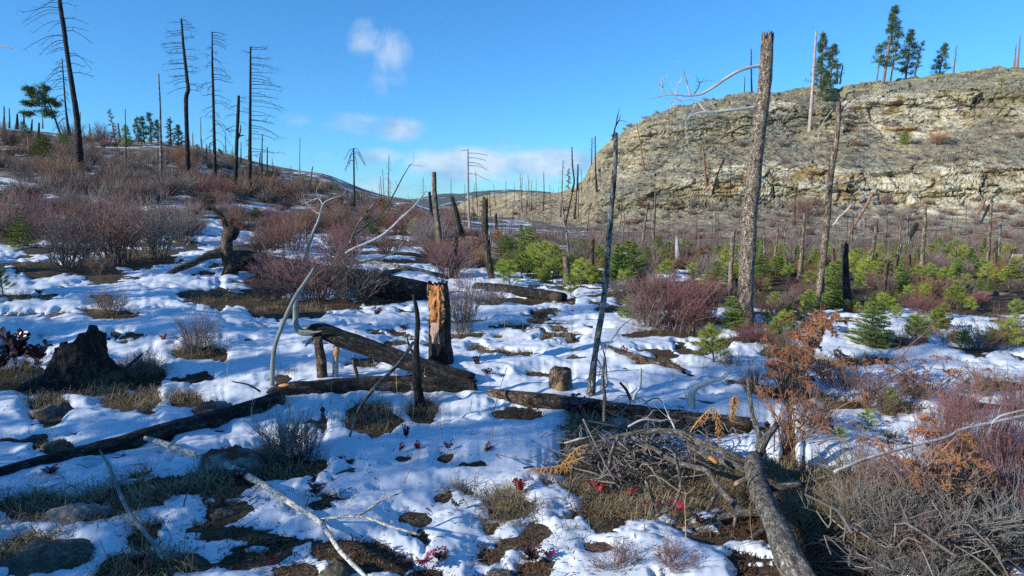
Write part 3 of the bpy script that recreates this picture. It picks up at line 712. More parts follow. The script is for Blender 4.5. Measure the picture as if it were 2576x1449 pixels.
far_left = [((945, 822), (955, 1300), 3, 60), ((1283, 880), (1290, 1092), 4, 95), ((1515, 885), (1521, 1135), 3, 100), ((1455, 995), (1458, 1112), 3, 95), ((1703, 1000), (1706, 1200), 3, 85),
            ((1980, 1012), (1977, 1335), 4, 70), ((2018, 1110), (2016, 1325), 4, 70), ((2265, 1040), (2262, 1335), 2.4, 110), ((2360, 1255), (2338, 1392), 5, 90), ((1585, 1080), (1586, 1145), 3, 100),
            ((30, 800), (28, 985), 6, 80), ((68, 815), (70, 955), 4, 85), ((130, 860), (128, 965), 7, 80), ((175, 840), (180, 935), 4, 85), ((243, 900), (236, 980), 5, 78), ((296, 925), (290, 1085), 7, 62),
            ((212, 1035), (228, 1170), 8, 55), ((673, 935), (684, 1020), 4, 88), ((890, 930), (905, 1050), 7, 92), ((1420, 1030), (1424, 1120), 5, 92), ((2207, 1300), (2210, 1400), 6, 75), ((605, 845), (602, 940), 3, 92),
            ((1560, 1090), (1562, 1180), 4, 80), ((1750, 1150), (1752, 1240), 3, 85), ((1820, 1070), (1818, 1230), 3, 78), ((2090, 1270), (2088, 1330), 4, 80), ((1965, 1150), (1960, 1250), 4, 74), ((320, 880), (322, 960), 3, 88)]
for k, (a, b, w, Yd) in enumerate(far_left):
    (ax, ay), (bx, by2) = T(0, 0, a, b)
    g = G(bx, by2 + 2)
    Yd = g[1] if 30 < g[1] < 160 else Yd
    ln = [(ax, ay), ((ax + bx) / 2 + rng.uniform(-1, 1), (ay + by2) / 2), (bx, by2 + 2)]
    snag('distant_snag', 'small dark dead trunk standing on the brushy left hillside', ln, [max(1.6, w * .5), w * .8, w], rng.choice([CH, CH, 'char_grey']), Yd, 'small snags on the left hillside', jag=.4, sides=6, seed=k + 40)

# ------------------------------------------------------------------ the big flaky snag and the other near trunks on the right
lI = T(2, 0, (642, 262), (632, 450), (612, 700), (572, 1000), (545, 1250), (528, 1449)) + T(2, 1, (508, 130), (492, 450), (478, 700), (472, 850), (466, 985))
def bigbits(root, origin, Yb):
    mb = MB()   # splinters at the broken crown
    r_ = random.Random(3)
    for k in range(14):
        a = r_.uniform(0, 6.28); p = at(1717 + 642 / 3, 262 / 3 + 6, Yb) + np.array([math.cos(a) * .075, math.sin(a) * .075, -.06]); l = r_.uniform(.05, .17)
        twig(mb, [p, p + np.array([0.01, 0, l * .5]), p + np.array([.015 * r_.uniform(-1, 1), 0, l])], .016, .003, sides=4)
    link('splinter', mb.mesh('splinter', M['brown'], origin), root)
snag('broken_pine_snag', 'tall thick broken pine snag with pale flaky bark and one long silver limb', lI, [28, 31, 33, 34, 35, 36, 37, 38, 39, 40, 44], 'plate', None, None, [
    (T(2, 0, (590, 492), (450, 525), (330, 590), (230, 660), (130, 712), (20, 722)) + T(1, 0, (2480, 715), (2300, 750)), [9, 8.5, 8, 7, 6, 4.5, 3, 1.5], 'silver'),
    (T(2, 0, (60, 722), (40, 660), (30, 600), (5, 560)), [4, 3, 2, 1], 'silver', (7, .3, .006)),
    (T(2, 0, (80, 718), (120, 660), (130, 625), (160, 615)), [3, 2.4, 2, 1], 'char_grey', (6, .25, .005)),
    (T(1, 0, (2500, 718), (2430, 690), (2420, 640), (2406, 590)), [3, 2.4, 2, 1], 'silver', (7, .25, .005)),
    (T(1, 0, (2540, 722), (2520, 690), (2560, 620), (2575, 570)), [3, 2.4, 2, 1], 'silver', (5, .25, .005)),
    (T(2, 0, (0, 722), (-40, 760), (-80, 800), (-100, 830)), [3, 2.5, 2, 1], 'silver', (8, .3, .005)),
    (T(2, 0, (548, 808), (350, 832), (190, 842), (120, 775), (60, 750), (-30, 770)), [8, 8, 8, 5, 3, 1.6], 'silver'),
    (T(2, 0, (180, 845), (110, 850), (50, 880), (10, 900)), [4, 3, 2, 1], 'silver', (7, .3, .005)),
    (T(2, 0, (190, 800), (290, 760), (330, 740)), [3, 2, 1], 'silver', (5, .25, .005)),
    (T(2, 0, (100, 780), (60, 860), (20, 960), (50, 1130)), [3, 2, 1.5, 1], 'silver', (6, .3, .005)),
    (T(2, 0, (560, 950, ), (510, 945), (440, 960), (350, 1010), (258, 1072)), [4.5, 4, 3.6, 2.6, 1.4], 'char'),
    (T(2, 0, (545, 950), (556, 1010), (552, 1080), (520, 1140), (506, 1190)), [4.5, 4, 3.4, 2.4, 1.2], 'char'),
    (T(2, 0, (640, 560), (600, 545), (590, 520)), [5, 4, 2], 'char'),
    (T(2, 1, (500, 30), (440, 180), (450, 330)), [2, 1.6, 1.2], 'brown'),
    ], 0.35, 40, .055, 13, .045, 5, extra=bigbits)
lJ = T(2, 0, (1180, 765), (1168, 980), (1145, 1150), (1120, 1300), (1105, 1449)) + T(2, 1, (1090, 200), (1072, 400), (1045, 620), (1028, 760), (1010, 890))
snag('broken_pine_snag', 'second tallest broken pine snag, slender and brown, leaning to the right of the thick one', lJ, [11, 13, 14, 15, 15, 16, 16, 16, 15, 13], 'brown', None, None,
     [(T(2, 1, (1110, 268), (1150, 235), (1185, 185), (1230, 150), (1292, 70)), [4, 4.5, 5, 4, 2], 'silver', (4, .3, .006)), (T(2, 0, (1135, 820), (1090, 880), (1040, 960), (1018, 1080)), [1.6, 1.6, 1.4, 1.2], 'silver'), (T(2,1,(1060,600),(1062,720),(1066,760)),[6,7,7],'brown')], .2, 18, .06, 14, .03, 6)
lH = T(1, 0, (2072, 1005), (2068, 1200), (2050, 1449)) + T(1, 1, (2036, 130), (2022, 330), (2010, 500), (1992, 720), (1965, 920), (1935, 1100), (1905, 1300)) + T(1, 2, (1880, 118))
snag('burnt_leaning_snag', 'slender leaning snag with black and silver burnt bark in the middle of the snow', lH, [9, 12, 13, 13.5, 14, 14, 15, 16, 16, 17, 20], 'char_grey', None, None,
     [(T(1, 1, (2035, 318), (2080, 325), (2115, 350)), [5, 4, 2.5], 'silver'), (T(1, 1, (2115, 355), (2150, 350), (2200, 325), (2235, 345)), [2, 1.8, 1.5, 1], 'silver'), (T(1, 1, (2020, 470), (2050, 465)), [6, 3], 'silver'),
      (T(1, 0, (2045, 1060), (2060, 990), (2080, 920)), [3, 3.5, 3], 'char', (4, .2, .006)), (T(1, 1, (2000, 600), (1970, 690), (1965, 730)), [3, 2, 1.4], 'char_grey'),
      (T(1, 1, (1945, 1100), (1990, 1250), (2005, 1449)), [4, 5, 6], 'silver', (4, .3, .006)), (T(1, 1, (1915, 1235), (1960, 1310), (1985, 1400)), [4, 4, 3], 'silver', (4, .25, .006)),
      (T(1, 1, (1990, 1190), (2060, 1090), (2120, 1010), (2200, 950)), [4, 3.4, 2.5, 1.2], 'silver')], .35, 16, .10, 16, .04, 7)
more = [  # traced trunks: (tile, points, widths, material, label, jag)
 (2, 1, [(382, 300), (372, 450), (362, 620), (355, 785)], [10, 11, 12, 11], 'brown', 'brown broken trunk standing close against the left of the thick flaky snag', .4),
 (2, 1, [(722, 265), (705, 420), (680, 585)], [5, 6.5, 7], 'brown', 'narrow grey trunk at the cliff foot, first to the right of the thick flaky snag', .3),
 (2, 1, [(922, 160), (908, 350), (880, 655)], [6, 8, 10], 'brown', 'slim straight brown trunk left of the second tallest snag', .3),
 (2, 1, [(613, 335), (616, 430), (616, 535)], [4, 5, 5.5], 'char_grey', 'short thin dark trunk far behind the thick flaky snag', .3),
 (2, 1, [(1134, 425), (1136, 600)], [8, 9], 'dkbrown', 'short square-topped dark trunk right behind the second tallest snag', .2),
 (2, 1, [(1230, 395), (1228, 520), (1236, 700), (1250, 910)], [13, 16, 18, 20], 'char', 'thick charcoal-black trunk with a fresh orange scar near its foot', .5),
 (2, 1, [(1468, 205), (1442, 400), (1415, 540), (1382, 700)], [7, 9, 10, 11], 'brown', 'long brown trunk leaning right, beyond the black scarred one', .3),
 (2, 1, [(1650, 190), (1640, 330), (1618, 500), (1602, 620)], [3, 3.5, 4, 4], 'brown', 'very thin tilted pole right of the long leaning brown trunk', .2),
 (2, 1, [(1832, 105), (1826, 250), (1812, 430), (1797, 680)], [7, 9, 10, 11], 'brown', 'tall pale brown trunk, straightest of those along the cliff foot', .2),
 (2, 1, [(1620, 478), (1605, 590), (1588, 725)], [9, 10, 12], 'dkbrown', 'knee-high burnt stub black at the foot, left of the straight pale trunk', .4),
 (2, 1, [(1545, 515), (1528, 640), (1500, 790)], [10, 12, 13], 'dkbrown', 'rusty brown leaning stub between the leaning trunk and a burnt stub', .4),
 (2, 1, [(1708, 475), (1712, 590), (1714, 690)], [8, 9, 9], 'dkbrown', 'dim brown stub just left of the straight pale trunk', .4),
 (2, 1, [(1700, 180), (1698, 300), (1694, 440)], [4, 5, 5], 'char_grey', 'thin dark trunk in front of the pale lower cliff', .3),
 (2, 1, [(2332, 30), (2320, 250), (2308, 430), (2298, 640)], [5, 7, 8, 8], 'brown', 'tall brown trunk left of the cream board at the cliff foot', .2),
 (2, 1, [(2402, 215), (2392, 380), (2382, 560)], [5, 6, 6], 'char_grey', 'dark thin trunk immediately left of the cream board', .3),
 (2, 1, [(2366, 375), (2355, 520), (2345, 660)], [8, 10, 11], 'dkbrown', 'stout burnt trunk beside the tall brown one near the cream board', .4),
 (2, 1, [(2072, 170), (2066, 350), (2058, 600)], [2, 2.6, 3], 'brown', 'hair-thin pale pole between the straight pale trunk and the cream board', .2),
 (2, 1, [(1560, 350), (1548, 500)], [2, 2.4], 'greybark', 'hair-thin pale pole left of the rusty leaning stub', .2),
 (2, 1, [(2018, 590), (2012, 700)], [8, 9], 'dkbrown', 'small burnt stub low among saplings below the pale pole', .5),
 (2, 1, [(2082, 515), (2078, 620)], [5, 6], 'brown', 'small leaning brown stub below the cream board trunks', .4),
 (2, 1, [(2232, 515), (2234, 600)], [6, 7], 'dkbrown', 'small reddish stub left of the tall trunk near the board', .4),
 (2, 1, [(2470, 640), (2462, 720)], [9, 10], 'dkbrown', 'low broken stub under the cream board', .5),
 (2, 1, [(265, 465), (268, 545)], [7, 8], 'brown', 'small pale stub left of the trunk beside the flaky snag', .5),
 (2, 1, [(960, 520), (955, 600)], [6, 7], 'char', 'small black stub between two slim brown trunks', .5),
 (1, 1, [(835, 40), (865, 140), (890, 250), (925, 385)], [9, 11, 12, 13], 'char', 'dark trunk leaning left against the sky beside the bleached pole', .3),
 (1, 1, [(1088, 45), (1085, 150), (1082, 360)], [13, 15, 16], 'dkbrown', 'dark thick trunk with a notched top behind the twisted stump', .5),
 (1, 1, [(858, 358), (852, 480), (850, 650)], [15, 18, 20], 'dkbrown', 'dark rough stump rising from red brush, left of the twisted stump', .6),
 (1, 1, [(1098, 362), (1102, 450), (1118, 560), (1135, 665)], [17, 18, 18, 15], 'dkbrown', 'twisted stump with a hollowed tan flank on the middle snow', .4),
 (1, 1, [(1690, 488), (1700, 590), (1708, 705)], [14, 18, 20], 'brown', 'tan barkless stump among bright pine saplings', .5),
 (1, 1, [(1896, 358), (1890, 520), (1884, 700)], [10, 12, 13], 'dkbrown', 'narrow upright stump, tan above and black below, left of the burnt leaning snag', .4),
 (1, 1, [(2532, 345), (2538, 450), (2542, 560)], [7, 12, 14], 'silver', 'silver splintered stump shining in front of the cliff foot', 1.2),
 (1, 1, [(665, 0), (675, 120), (684, 245)], [7, 8, 9], 'char', 'dark trunk just left of the tall tan pole in the middle distance', .3),
 (1, 1, [(1660, 0), (1672, 120), (1690, 250), (1712, 420), (1722, 570)], [2.5, 4, 5, 6, 6], 'char_grey', 'bent thin dead tree behind the tan barkless stump', .1),
 (1, 1, [(1745, 0), (1712, 150), (1690, 260), (1672, 370)], [3, 4, 5, 7], 'char', 'thin tree crossing behind the bent dead tree', .1),
 (1, 1, [(1462, 255), (1460, 340)], [4, 5], 'char', 'small black post in the pale thicket of poles', .3),
 (1, 1, [(1166, 165), (1172, 300)], [6, 7], 'char', 'black post right of the thick notched trunk', .3),
 (1, 1, [(1360, 255), (1350, 365)], [6, 7], 'char', 'black leaning post in front of the pale thicket', .3),
 (1, 1, [(2310, 110), (2290, 250), (2268, 430)], [5, 6, 8], 'brown', 'tilted brown trunk on the scree right of the burnt leaning snag', .2),
 (1, 1, [(2372, 0), (2362, 200), (2352, 450)], [5, 6, 7], 'brown', 'upright brown trunk on the scree beside the tilted one', .2),
 (1, 1, [(2135, 160), (2128, 300), (2118, 370)], [3, 3.5, 4], 'char_grey', 'thin grey trunk on the scree just right of the burnt leaning snag', .2),
 (1, 1, [(1775, 0), (1768, 110), (1760, 200)], [3, 4, 5], 'char', 'dark thin tree on the slope below the cliff corner', .1),
]
for k, (c, r, pts, wid, m, lab, jg) in enumerate(more):
    ex = None
    if 'orange scar' in lab:
        def ex(root, origin, Yb):
            mb = MB(); P = np.array([at(2131, 752, Yb - .10), at(2131, 760, Yb - .12), at(2132, 770, Yb - .10)])
            tube(mb, cr(P, 12), np.array([.02, .04, .05, .055, .05, .055, .05, .045, .04, .035, .02, .01]), 10, .3, 30, 4); link('scar', mb.mesh('scar', M['orange_wood'], origin), root)
    brs = []
    if c == 1 and pts[0][1] == 0 and len(pts) >= 4:
        brs = [([(p[0], p[1]), (p[0] + sd * 14, p[1] + 6), (p[0] + sd * 26, p[1] + 2)], [2, 1.4, .8], 'silver') for p, sd in [(T(1, 1, (1700, 290))[0], 1), (T(1, 1, (1685, 180))[0], -1)]]
    snag('standing_snag', lab, T(c, r, *pts), wid, m, None, None, brs, jg, 12, .10, 14, .03 if m == 'brown' else 0, 60 + k, extra=ex)
lG = T(1, 0, (700, 1300), (703, 1449)) + T(1, 1, (716, 130), (735, 300), (752, 492))
snag('standing_snag', 'tall tan flat-topped pole trunk, burnt on its right side, against the far blue hills', lG, [11, 12, 13, 14, 15], 'brown', None, jag=.2, sides=14, plate=.03, seed=120)
lK = T(1, 0, (954, 1122), (956, 1300), (958, 1449)) + T(1, 1, (962, 150), (972, 295))
snag('bleached_pole_tree', 'tall bleached pole tree with wispy branches only on its right side', lK, [3.6, 4.4, 5.4, 6.5, 7.5], 'whitewood', None, None,
     [(T(1, 0, (956, y), (956 + 60, y + d * .1), (956 + 110, y + d * .5), (956 + l, y + d)), [1.8, 1.4, 1.1, .7], 'char_grey', (3, .5, .006)) for y, l, d in [(1155, 150, 20), (1190, 140, 28), (1225, 130, 55), (1248, 145, 35), (1310, 180, 65)]] +
     [(T(1, 0, (952, 1132), (920, 1136), (895, 1138)), [1.6, 1.2, .8], 'char_grey')], .2, 10, seed=121)
lL = T(1, 0, (92, 1118), (95, 1250), (97, 1449)) + T(1, 1, (98, 110))
snag('umbrella_top_snag', 'dark snag whose drooping top twigs hang like an umbrella', lL, [3.4, 4, 4.6, 5], CH, 60, None,
     [(T(1, 0, (93, 1122 + y), (93 + s_ * l * .4, 1118 + y + d * .1), (93 + s_ * l * .8, 1130 + y + d * .6), (93 + s_ * l, 1130 + y + d)), [1.7, 1.5, 1.1, .7], CH, (3, .4, .008)) for s_, l, y, d in
      [(-1, 68, 5, 70), (1, 62, 2, 40), (1, 95, 25, 105), (-1, 60, 40, 130), (1, 30, 60, 100), (-1, 70, 90, 70), (1, 85, 40, 80), (-1, 35, 20, 110)]], .1, 8, seed=122)
# rubbly rim and slope: dead trees on the cliff
cl = [(2, 0, [(1008, 235), (995, 430), (978, 700), (956, 995)], [4, 6, 7.5, 8], 'whitewood', 'bleached white pole tree standing on the cliff slope before the green pines', 1),
      (2, 0, [(518, 372), (517, 500), (521, 695)], [2, 3, 4], CH, 'dark thin snag on the rim behind the thick flaky snag', 1),
      (2, 0, [(470, 580), (464, 715)], [1.6, 2], CH, 'tiny thin snag on the rim left of the thick flaky snag', 0),
      (2, 0, [(2066, 345), (2055, 450), (2042, 562)], [2, 3, 3.6], 'redbark', 'reddish thin snag on the rim right of the lone small pine', 1),
      (2, 0, [(2547, 268), (2538, 380), (2526, 505)], [2.6, 3.5, 4.5], 'redbark', 'rightmost tall reddish snag on the cliff rim', 0),
      (2, 0, [(2517, 328), (2510, 420), (2502, 500)], [2, 3, 3.6], 'redbark', 'thinner reddish snag next to the rightmost one on the rim', 0),
      (2, 0, [(1170, 508), (1162, 632)], [4, 5], 'redbark', 'short pinkish snag on the rim right of the first green pines', 0),
      (2, 0, [(1208, 490), (1188, 625)], [2.4, 3], CH, 'thin twiggy snag on the rim beside a pinkish one', 1),
      (2, 0, [(1500, 380), (1480, 500), (1462, 622)], [1.8, 2.5, 3], 'redbark', 'thin snag left of the tallest green pine', 1),
      (2, 0, [(152, 1108), (165, 1250), (182, 1449)], [4.5, 5.5, 7], 'redbark', 'orange-topped broken snag on the cliff slope', 0),
      (2, 0, [(315, 1195), (270, 1300), (228, 1449)], [5, 4, 5], CH, 'black splintered snag tilted right of the orange-topped one', 0),
      (2, 0, [(2268, 700), (2230, 770), (2172, 822)], [3, 5, 3], CH, 'black crooked snag leaning from the upper rock face', 0),
      (1, 0, [(1915, 1030), (1918, 1250), (1928, 1449)], [2.4, 3.4, 5], CH, 'black thin tree at the cliff corner', 1),
      (1, 0, [(1892, 1042), (1889, 1245)], [1.6, 2.4], CH, 'thin twiggy tree beside the cliff corner tree', 1),
      (1, 0, [(2228, 930), (2255, 1080), (2285, 1290)], [2, 3, 4.5], 'redbark', 'rusty red leaning snag on the upper left of the cliff', 1),
      (1, 0, [(2470, 820), (2474, 1000), (2476, 1150)], [2, 2.6, 3], 'redbark', 'thin red snag right of the rusty leaning one', 0),
      (2, 1, [(1438, 0), (1380, 110), (1330, 190), (1258, 315)], [7, 8, 7, 6], 'redbark', 'fallen reddish trunk propped slanting against the lower cliff', 0),
      (2, 1, [(2283, 55), (2250, 130), (2205, 215)], [7, 6, 4], 'redbark', 'orange-scarred trunk slanting on the scree near the right edge', 0),
      (2, 1, [(2318, 95), (2285, 160), (2250, 235)], [7, 6, 4], CH, 'black trunk slanting beside the orange-scarred one', 0),
      (2, 1, [(1768, 235), (1735, 300), (1700, 365)], [10, 12, 8], CH, 'black burnt butt log standing slanted on the scree', 0),
      (2, 1, [(845, 100), (846, 180), (840, 260)], [4, 4, 5], 'dkbrown', 'dark stub on the scree above the slim brown trunk', 0),
      (1, 0, [(1740, 1110), (1745, 1250), (1757, 1370), (1740, 1449)], [2.5, 3.6, 4.4, 5], CH, 'tall bent black snag against the sky left of the cliff', 1),
      (1, 0, [(1787, 1240), (1780, 1449)], [3, 4.5], CH, 'straight black snag against the sky next to the bent one', 1)]
for k, (c, r, pts, wid, m, lab, tw) in enumerate(cl):
    L_ = T(c, r, *pts); b = C(*L_[-1]); br = []
    if tw:
        y0, y1 = L_[0][1], L_[-1][1]; br = droop_branches(L_, y0 + 2, y0 + (y1 - y0) * .55, 12, 9, 9, 200 + k, 'char_grey', .2, w=1.2); br = [b_[:3] for b_ in br]
    snag('rim_snag', lab, L_, wid, m, b[1], None, br, .2, 8, .06, 8, 0, 150 + k)

# ------------------------------------------------------------------ foreground stumps
def rot_stump():
    px, Yb = 1107, G(1107, 925)[1]; o = at(px, 925, Yb); s = Yb / FPX
    root = tag(link('rotten_stump', None, None, o), 'burnt stump whose hollow top glows with orange rotten wood', 'stump')
    mb = MB(); line = [(1110, 940), (1109, 900), (1108, 860), (1106, 800), (1103, 750), (1100, 712)]
    P = np.array([at(a, b, Yb) for a, b in line]); R = np.array([34, 31, 29, 28, 27, 25]) * s
    Q = cr(np.hstack([P, R[:, None]]), 60)
    tube(mb, Q[:, :3], Q[:, 3], 56, .12, 11, 8, 0, .10, 0, .05, cap=False)
    v = mb.v[0]; tt0 = mb.t[0]
    c0 = np.stack([np.interp(v[:, 2], Q[:, 2], Q[:, 0]), np.interp(v[:, 2], Q[:, 2], Q[:, 1]), v[:, 2]], -1)
    ang = np.arctan2(v[:, 1] - c0[:, 1], v[:, 0] - c0[:, 0]); hgt = (v[:, 2] - o[2]) / (at(1100, 705, Yb)[2] - o[2])
    dang = np.abs((ang + 1.98 + math.pi) % (2 * math.pi) - math.pi) + .22 * fbm(v * 14, 3, 12)
    rough = fbm(v * np.array([40, 40, 13]), 4, 14)
    wound = sstep(.53, .56, hgt + .04 * rough) * (1 - sstep(1.02, 1.15, dang))
    deep = .22 + .40 * sstep(.72, .95, hgt) * (1 - sstep(.2, .8, np.abs(ang + 2.1))) + .34 * rough
    v = v + (c0 - v) * (wound * np.clip(deep, .05, .7))[:, None]
    strip = sstep(.28, .31, hgt + .05 * rough) * (1 - sstep(.53, .56, hgt)) * (1 - sstep(.42, .52, np.abs((ang + 2.0 + math.pi) % (2 * math.pi) - math.pi) + .1 * rough))
    v = v + (c0 - v) * (strip * .10)[:, None]
    qd = mb.f4[0]; kind = np.where((wound[qd].mean(1) > .5), 1, np.where(strip[qd].mean(1) > .5, 2, 0))
    for kk_, (nm, mm) in enumerate([('charred_shell', 'char'), ('rotten_core', 'rot'), ('bare_wood_strip', 'pinkwood')]):
        m2 = MB(); sel = qd[kind == kk_]; us = np.unique(sel); rm = np.zeros(len(v), int); rm[us] = np.arange(len(us)); m2.add(v[us], rm[sel], None, tt0[us]); link(nm, m2.mesh(nm, M[mm], o), root)
    mb = MB()      # pale splintered rim round the hollow
    for k in range(9):
        a = rng.choice([-3.0, -.9, -.6, .4]) + rng.uniform(-.2, .2); p = at(1100, 718, Yb) + np.array([math.cos(a) * 24 * s, math.sin(a) * 24 * s, -.05]); l = rng.uniform(.02, .06)
        twig(mb, [p, p + np.array([0, 0, l]), p + np.array([rng.uniform(-.01, .01), 0, l * 1.5])], .014, .004, sides=4)
    link('splintered_rim', mb.mesh('splintered_rim', M['orange_wood'], o), root)
rot_stump()
def black_stump():
    Yb = G(190, 962)[1]; s = Yb / FPX; o = at(195, 962, Yb)
    mb = MB(); n, sd = 46, 64; a = np.arange(sd) / sd * 2 * math.pi
    t = np.linspace(0, 1, n)
    rad = (56 + 66 * (1 - t) ** 1.7) * s
    ht = np.interp((a + math.pi) % (2 * math.pi) - math.pi, [-math.pi, -2.2, -1.6, -1.0, -.4, 0, .8, 1.6, 2.4, math.pi], [104, 112, 128, 146, 156, 150, 124, 105, 100, 104]) * s
    ht = ht * (1 + .12 * fbm(np.stack([np.cos(a) * 5, np.sin(a) * 5, a * 0], -1), 3, 77))
    V = np.zeros((n, sd, 3)); cx = np.interp(t, [0, 1], [0, 14]) * s
    fl = 1 + .34 * (1 - t[:, None]) ** 2 * (np.sin(a * 5 + .7) * .5 + np.sin(a * 3 + 2) * .5)[None]
    V[..., 0] = np.cos(a)[None] * rad[:, None] * fl + cx[:, None]; V[..., 1] = np.sin(a)[None] * rad[:, None] * fl * .9; V[..., 2] = t[:, None] * ht[None] - .06
    nzv = fbm((V * np.array([9, 9, 4])).reshape(-1, 3), 4, 79).reshape(n, sd)
    V[..., :2] += (V[..., :2] - np.stack([cx, cx * 0], -1)[:, None]) * (nzv * .24)[..., None]
    inner = V[-1][None] * np.array([.62, .62, 1]) + np.array([cx[-1] * .38, 0, 0]); lower = inner * np.array([1, 1, .35])
    A = np.concatenate([V, inner, lower]).reshape(-1, 3)
    i = np.arange(n + 1)[:, None] * sd; j = np.arange(sd)[None]; j2 = (j + 1) % sd
    mb.add(A, np.stack([i + j, i + j2, i + sd + j2, i + sd + j], -1).reshape(-1, 4))
    tag(link('charred_stump', mb.mesh('charred_stump', M['char'], (0, 0, 0)), None, o), 'wide coal-black hollow stump with flaring roots on the left snow', 'stump')
black_stump()
def cut_stump():
    Yb = G(1410, 985)[1]; s = Yb / FPX; o = at(1410, 987, Yb)
    root = tag(link('sawn_stump', None, None, o), 'small round sawn log block with a pale bark rim sitting on the long fallen log', 'stump')
    mb = MB(); z = np.array([0, .2, .5, .8, 1.0]) * 62 * s
    P = np.stack([np.zeros(5), np.zeros(5), z], -1); Q = cr(np.hstack([P, (np.array([31, 31, 30, 29, 27]) * s)[:, None]]), 24)
    tube(mb, Q[:, :3], Q[:, 3], 32, .10, 16, 21, 0, .02); link('block', mb.mesh('block', M['logbark']), root)
    mb = MB(); a = np.linspace(0, 2 * math.pi, 40); ring = np.stack([np.cos(a) * 33 * s, np.sin(a) * 33 * s, .015 + .012 * np.sin(a * 5)], -1)
    tube(mb, ring, np.full(40, 4 * s), 8, .3, 30, 3); link('bark_rim', mb.mesh('bark_rim', M['cutwood']), root)
    mb = MB(); P = np.array([[0, -27 * s, .03], [0, -29 * s, .10], [0, -28 * s, .16]]); tube(mb, cr(P, 10), np.array([10, 14, 17, 18, 18, 17, 15, 12, 9, 4]) * s * .8, 10, .25, 20, 2)
    link('rust_stain', mb.mesh('rust_stain', M['needlelitter']), root)
cut_stump()

# ------------------------------------------------------------------ fallen logs
log('fallen_log', 'long charred log running from the left edge up to the burnt log heap',
    [(-90, 1217), (0, 1193), (130, 1160), (267, 1126), (367, 1098), (470, 1073), (567, 1048), (640, 1026), (705, 1003)], [40, 40, 41, 42, 44, 47, 47, 46, 42], 'char', 30, .10, 11, 5, .03,
    parts=[('branch_stub', [(86, 1190), (84, 1210), (80, 1232)], [10, 8, 4], 'char_grey', 5.0), ('branch_stub', [(655, 985), (625, 968), (585, 960)], [6, 4, 3], 'char', 6.9)])
log('fallen_log', 'level black log lying in front of the propped log',
    [(676, 992), (740, 981), (826, 974), (948, 967), (1080, 970), (1195, 974)], [34, 40, 42, 43, 44, 40], 'char', 30, .11, 11, 6, .04, .08,
    parts=[('bark_flap', [(690, 984), (712, 974), (735, 970)], [16, 20, 10], 'orange_wood', 6.95)])
Yq = 7.45
log('propped_log', 'burnt black log propped at a slant with its raised end on two stub legs',
    [(778, 832), (804, 832), (865, 854), (948, 884), (1032, 912), (1115, 937), (1188, 957)], [26, 40, 45, 46, 45, 43, 38], 'char', 34, .11, 12, 9, .04, .08, 0, [Yq + .12, Yq + .1, Yq + .1, Yq + .1, Yq + .08, Yq + .05, Yq],
    [('leg', [(800, 846), (804, 880), (808, 920), (813, 975)], [20, 24, 27, 28], 'logbark', Yq), ('leg', [(846, 872), (845, 905), (843, 968)], [17, 15, 16], 'lichen', Yq + .05), ('leg_scar', [(847, 878), (846, 890), (845, 899)], [12, 17, 8], 'orange_wood', Yq - .03),
     ('leg', [(888, 905), (893, 925), (900, 950)], [6, 9, 10], 'logbark', Yq + .1), ('horn', [(763, 722), (747, 752), (743, 783), (744, 814), (756, 834), (790, 838)], [4, 11, 13, 15, 17, 14], 'greenwood', Yq - .02),
     ('horn', [(752, 832), (790, 836), (812, 832)], [5, 6, 3], 'cutwood', Yq - .06), ('splinter', [(790, 850), (775, 862), (768, 872)], [9, 8, 3], 'char', Yq)])
stick('curved_bare_pole', 'tall bare greenish-grey pole curving upward out of the snow', [(791, 673), (771, 705), (743, 747), (724, 786), (707, 827), (693, 866), (687, 908), (684, 975)], [6, 9, 10, 10.5, 11, 11, 12, 13], 'greenwood', gy_(684, 972), 'pole')
stick('burnt_post', 'black burnt post forking beside the propped log', [(1039, 741), (1046, 769), (1051, 810), (1048, 866), (1047, 908), (1051, 977), (1061, 1032)], [7, 10, 12, 14, 21, 24, 30], 'char', gy_(1060, 1026), 'post', None, 4, .16, 12, parts=[([(1047, 905), (1030, 870), (1024, 850)], [8, 6, 3], gy_(1060, 1026))])
stick('leaning_branch', 'thin dark branch leaning from the forked burnt post down to the ground', [(1040, 861), (1004, 913), (949, 969), (915, 1011), (895, 1050), (875, 1112)], [9, 9, 10, 9, 8, 6], 'char_grey', [6.5, 6.3, 6.0, 5.85, 5.75, 5.7], 'branch', seed=8, tw=(4, .15, .004))
# uprooted log with its root plate
YN = gy_(592, 690)
log('uprooted_log', 'huge dark log in the brush with its gnarled root plate upturned',
    [(585, 655), (640, 664), (700, 676), (810, 697), (935, 716), (1010, 727), (1075, 737)], [58, 60, 60, 62, 66, 64, 58], 'char', 36, .09, 6, 15, .03, .05, 0, None,
    [('root', [(577, 572), (571, 608), (572, 645), (584, 690)], [26, 27, 30, 34], 'logbark', YN - .25), ('root_horn', [(534, 518), (541, 530), (556, 541), (566, 560), (571, 585)], [5, 8, 10, 12, 15], 'dkbrown', YN - .25),
     ('root', [(560, 640), (520, 646), (483, 663), (433, 684), (390, 714)], [18, 18, 17, 14, 9], 'logbark', [YN - .3, YN - .55, YN - .85, YN - 1.25, YN - 1.6]), ('root', [(582, 672), (565, 695), (552, 730)], [26, 20, 9], 'logbark', [YN - .4, YN - .6, YN - .9]),
     ('root', [(590, 680), (578, 705), (568, 722)], [22, 17, 10], 'logbark', [YN - .3, YN - .38, YN - .4]), ('root', [(560, 625), (540, 632), (512, 640)], [12, 10, 5], 'logbark', YN - .15),
     ('root_knob', [(590, 570), (586, 584), (584, 602)], [20, 32, 18], 'char', YN - .3), ('root_horn', [(582, 568), (583, 556), (584, 546)], [5, 4, 2], 'logbark', YN - .2)], sink=.25)
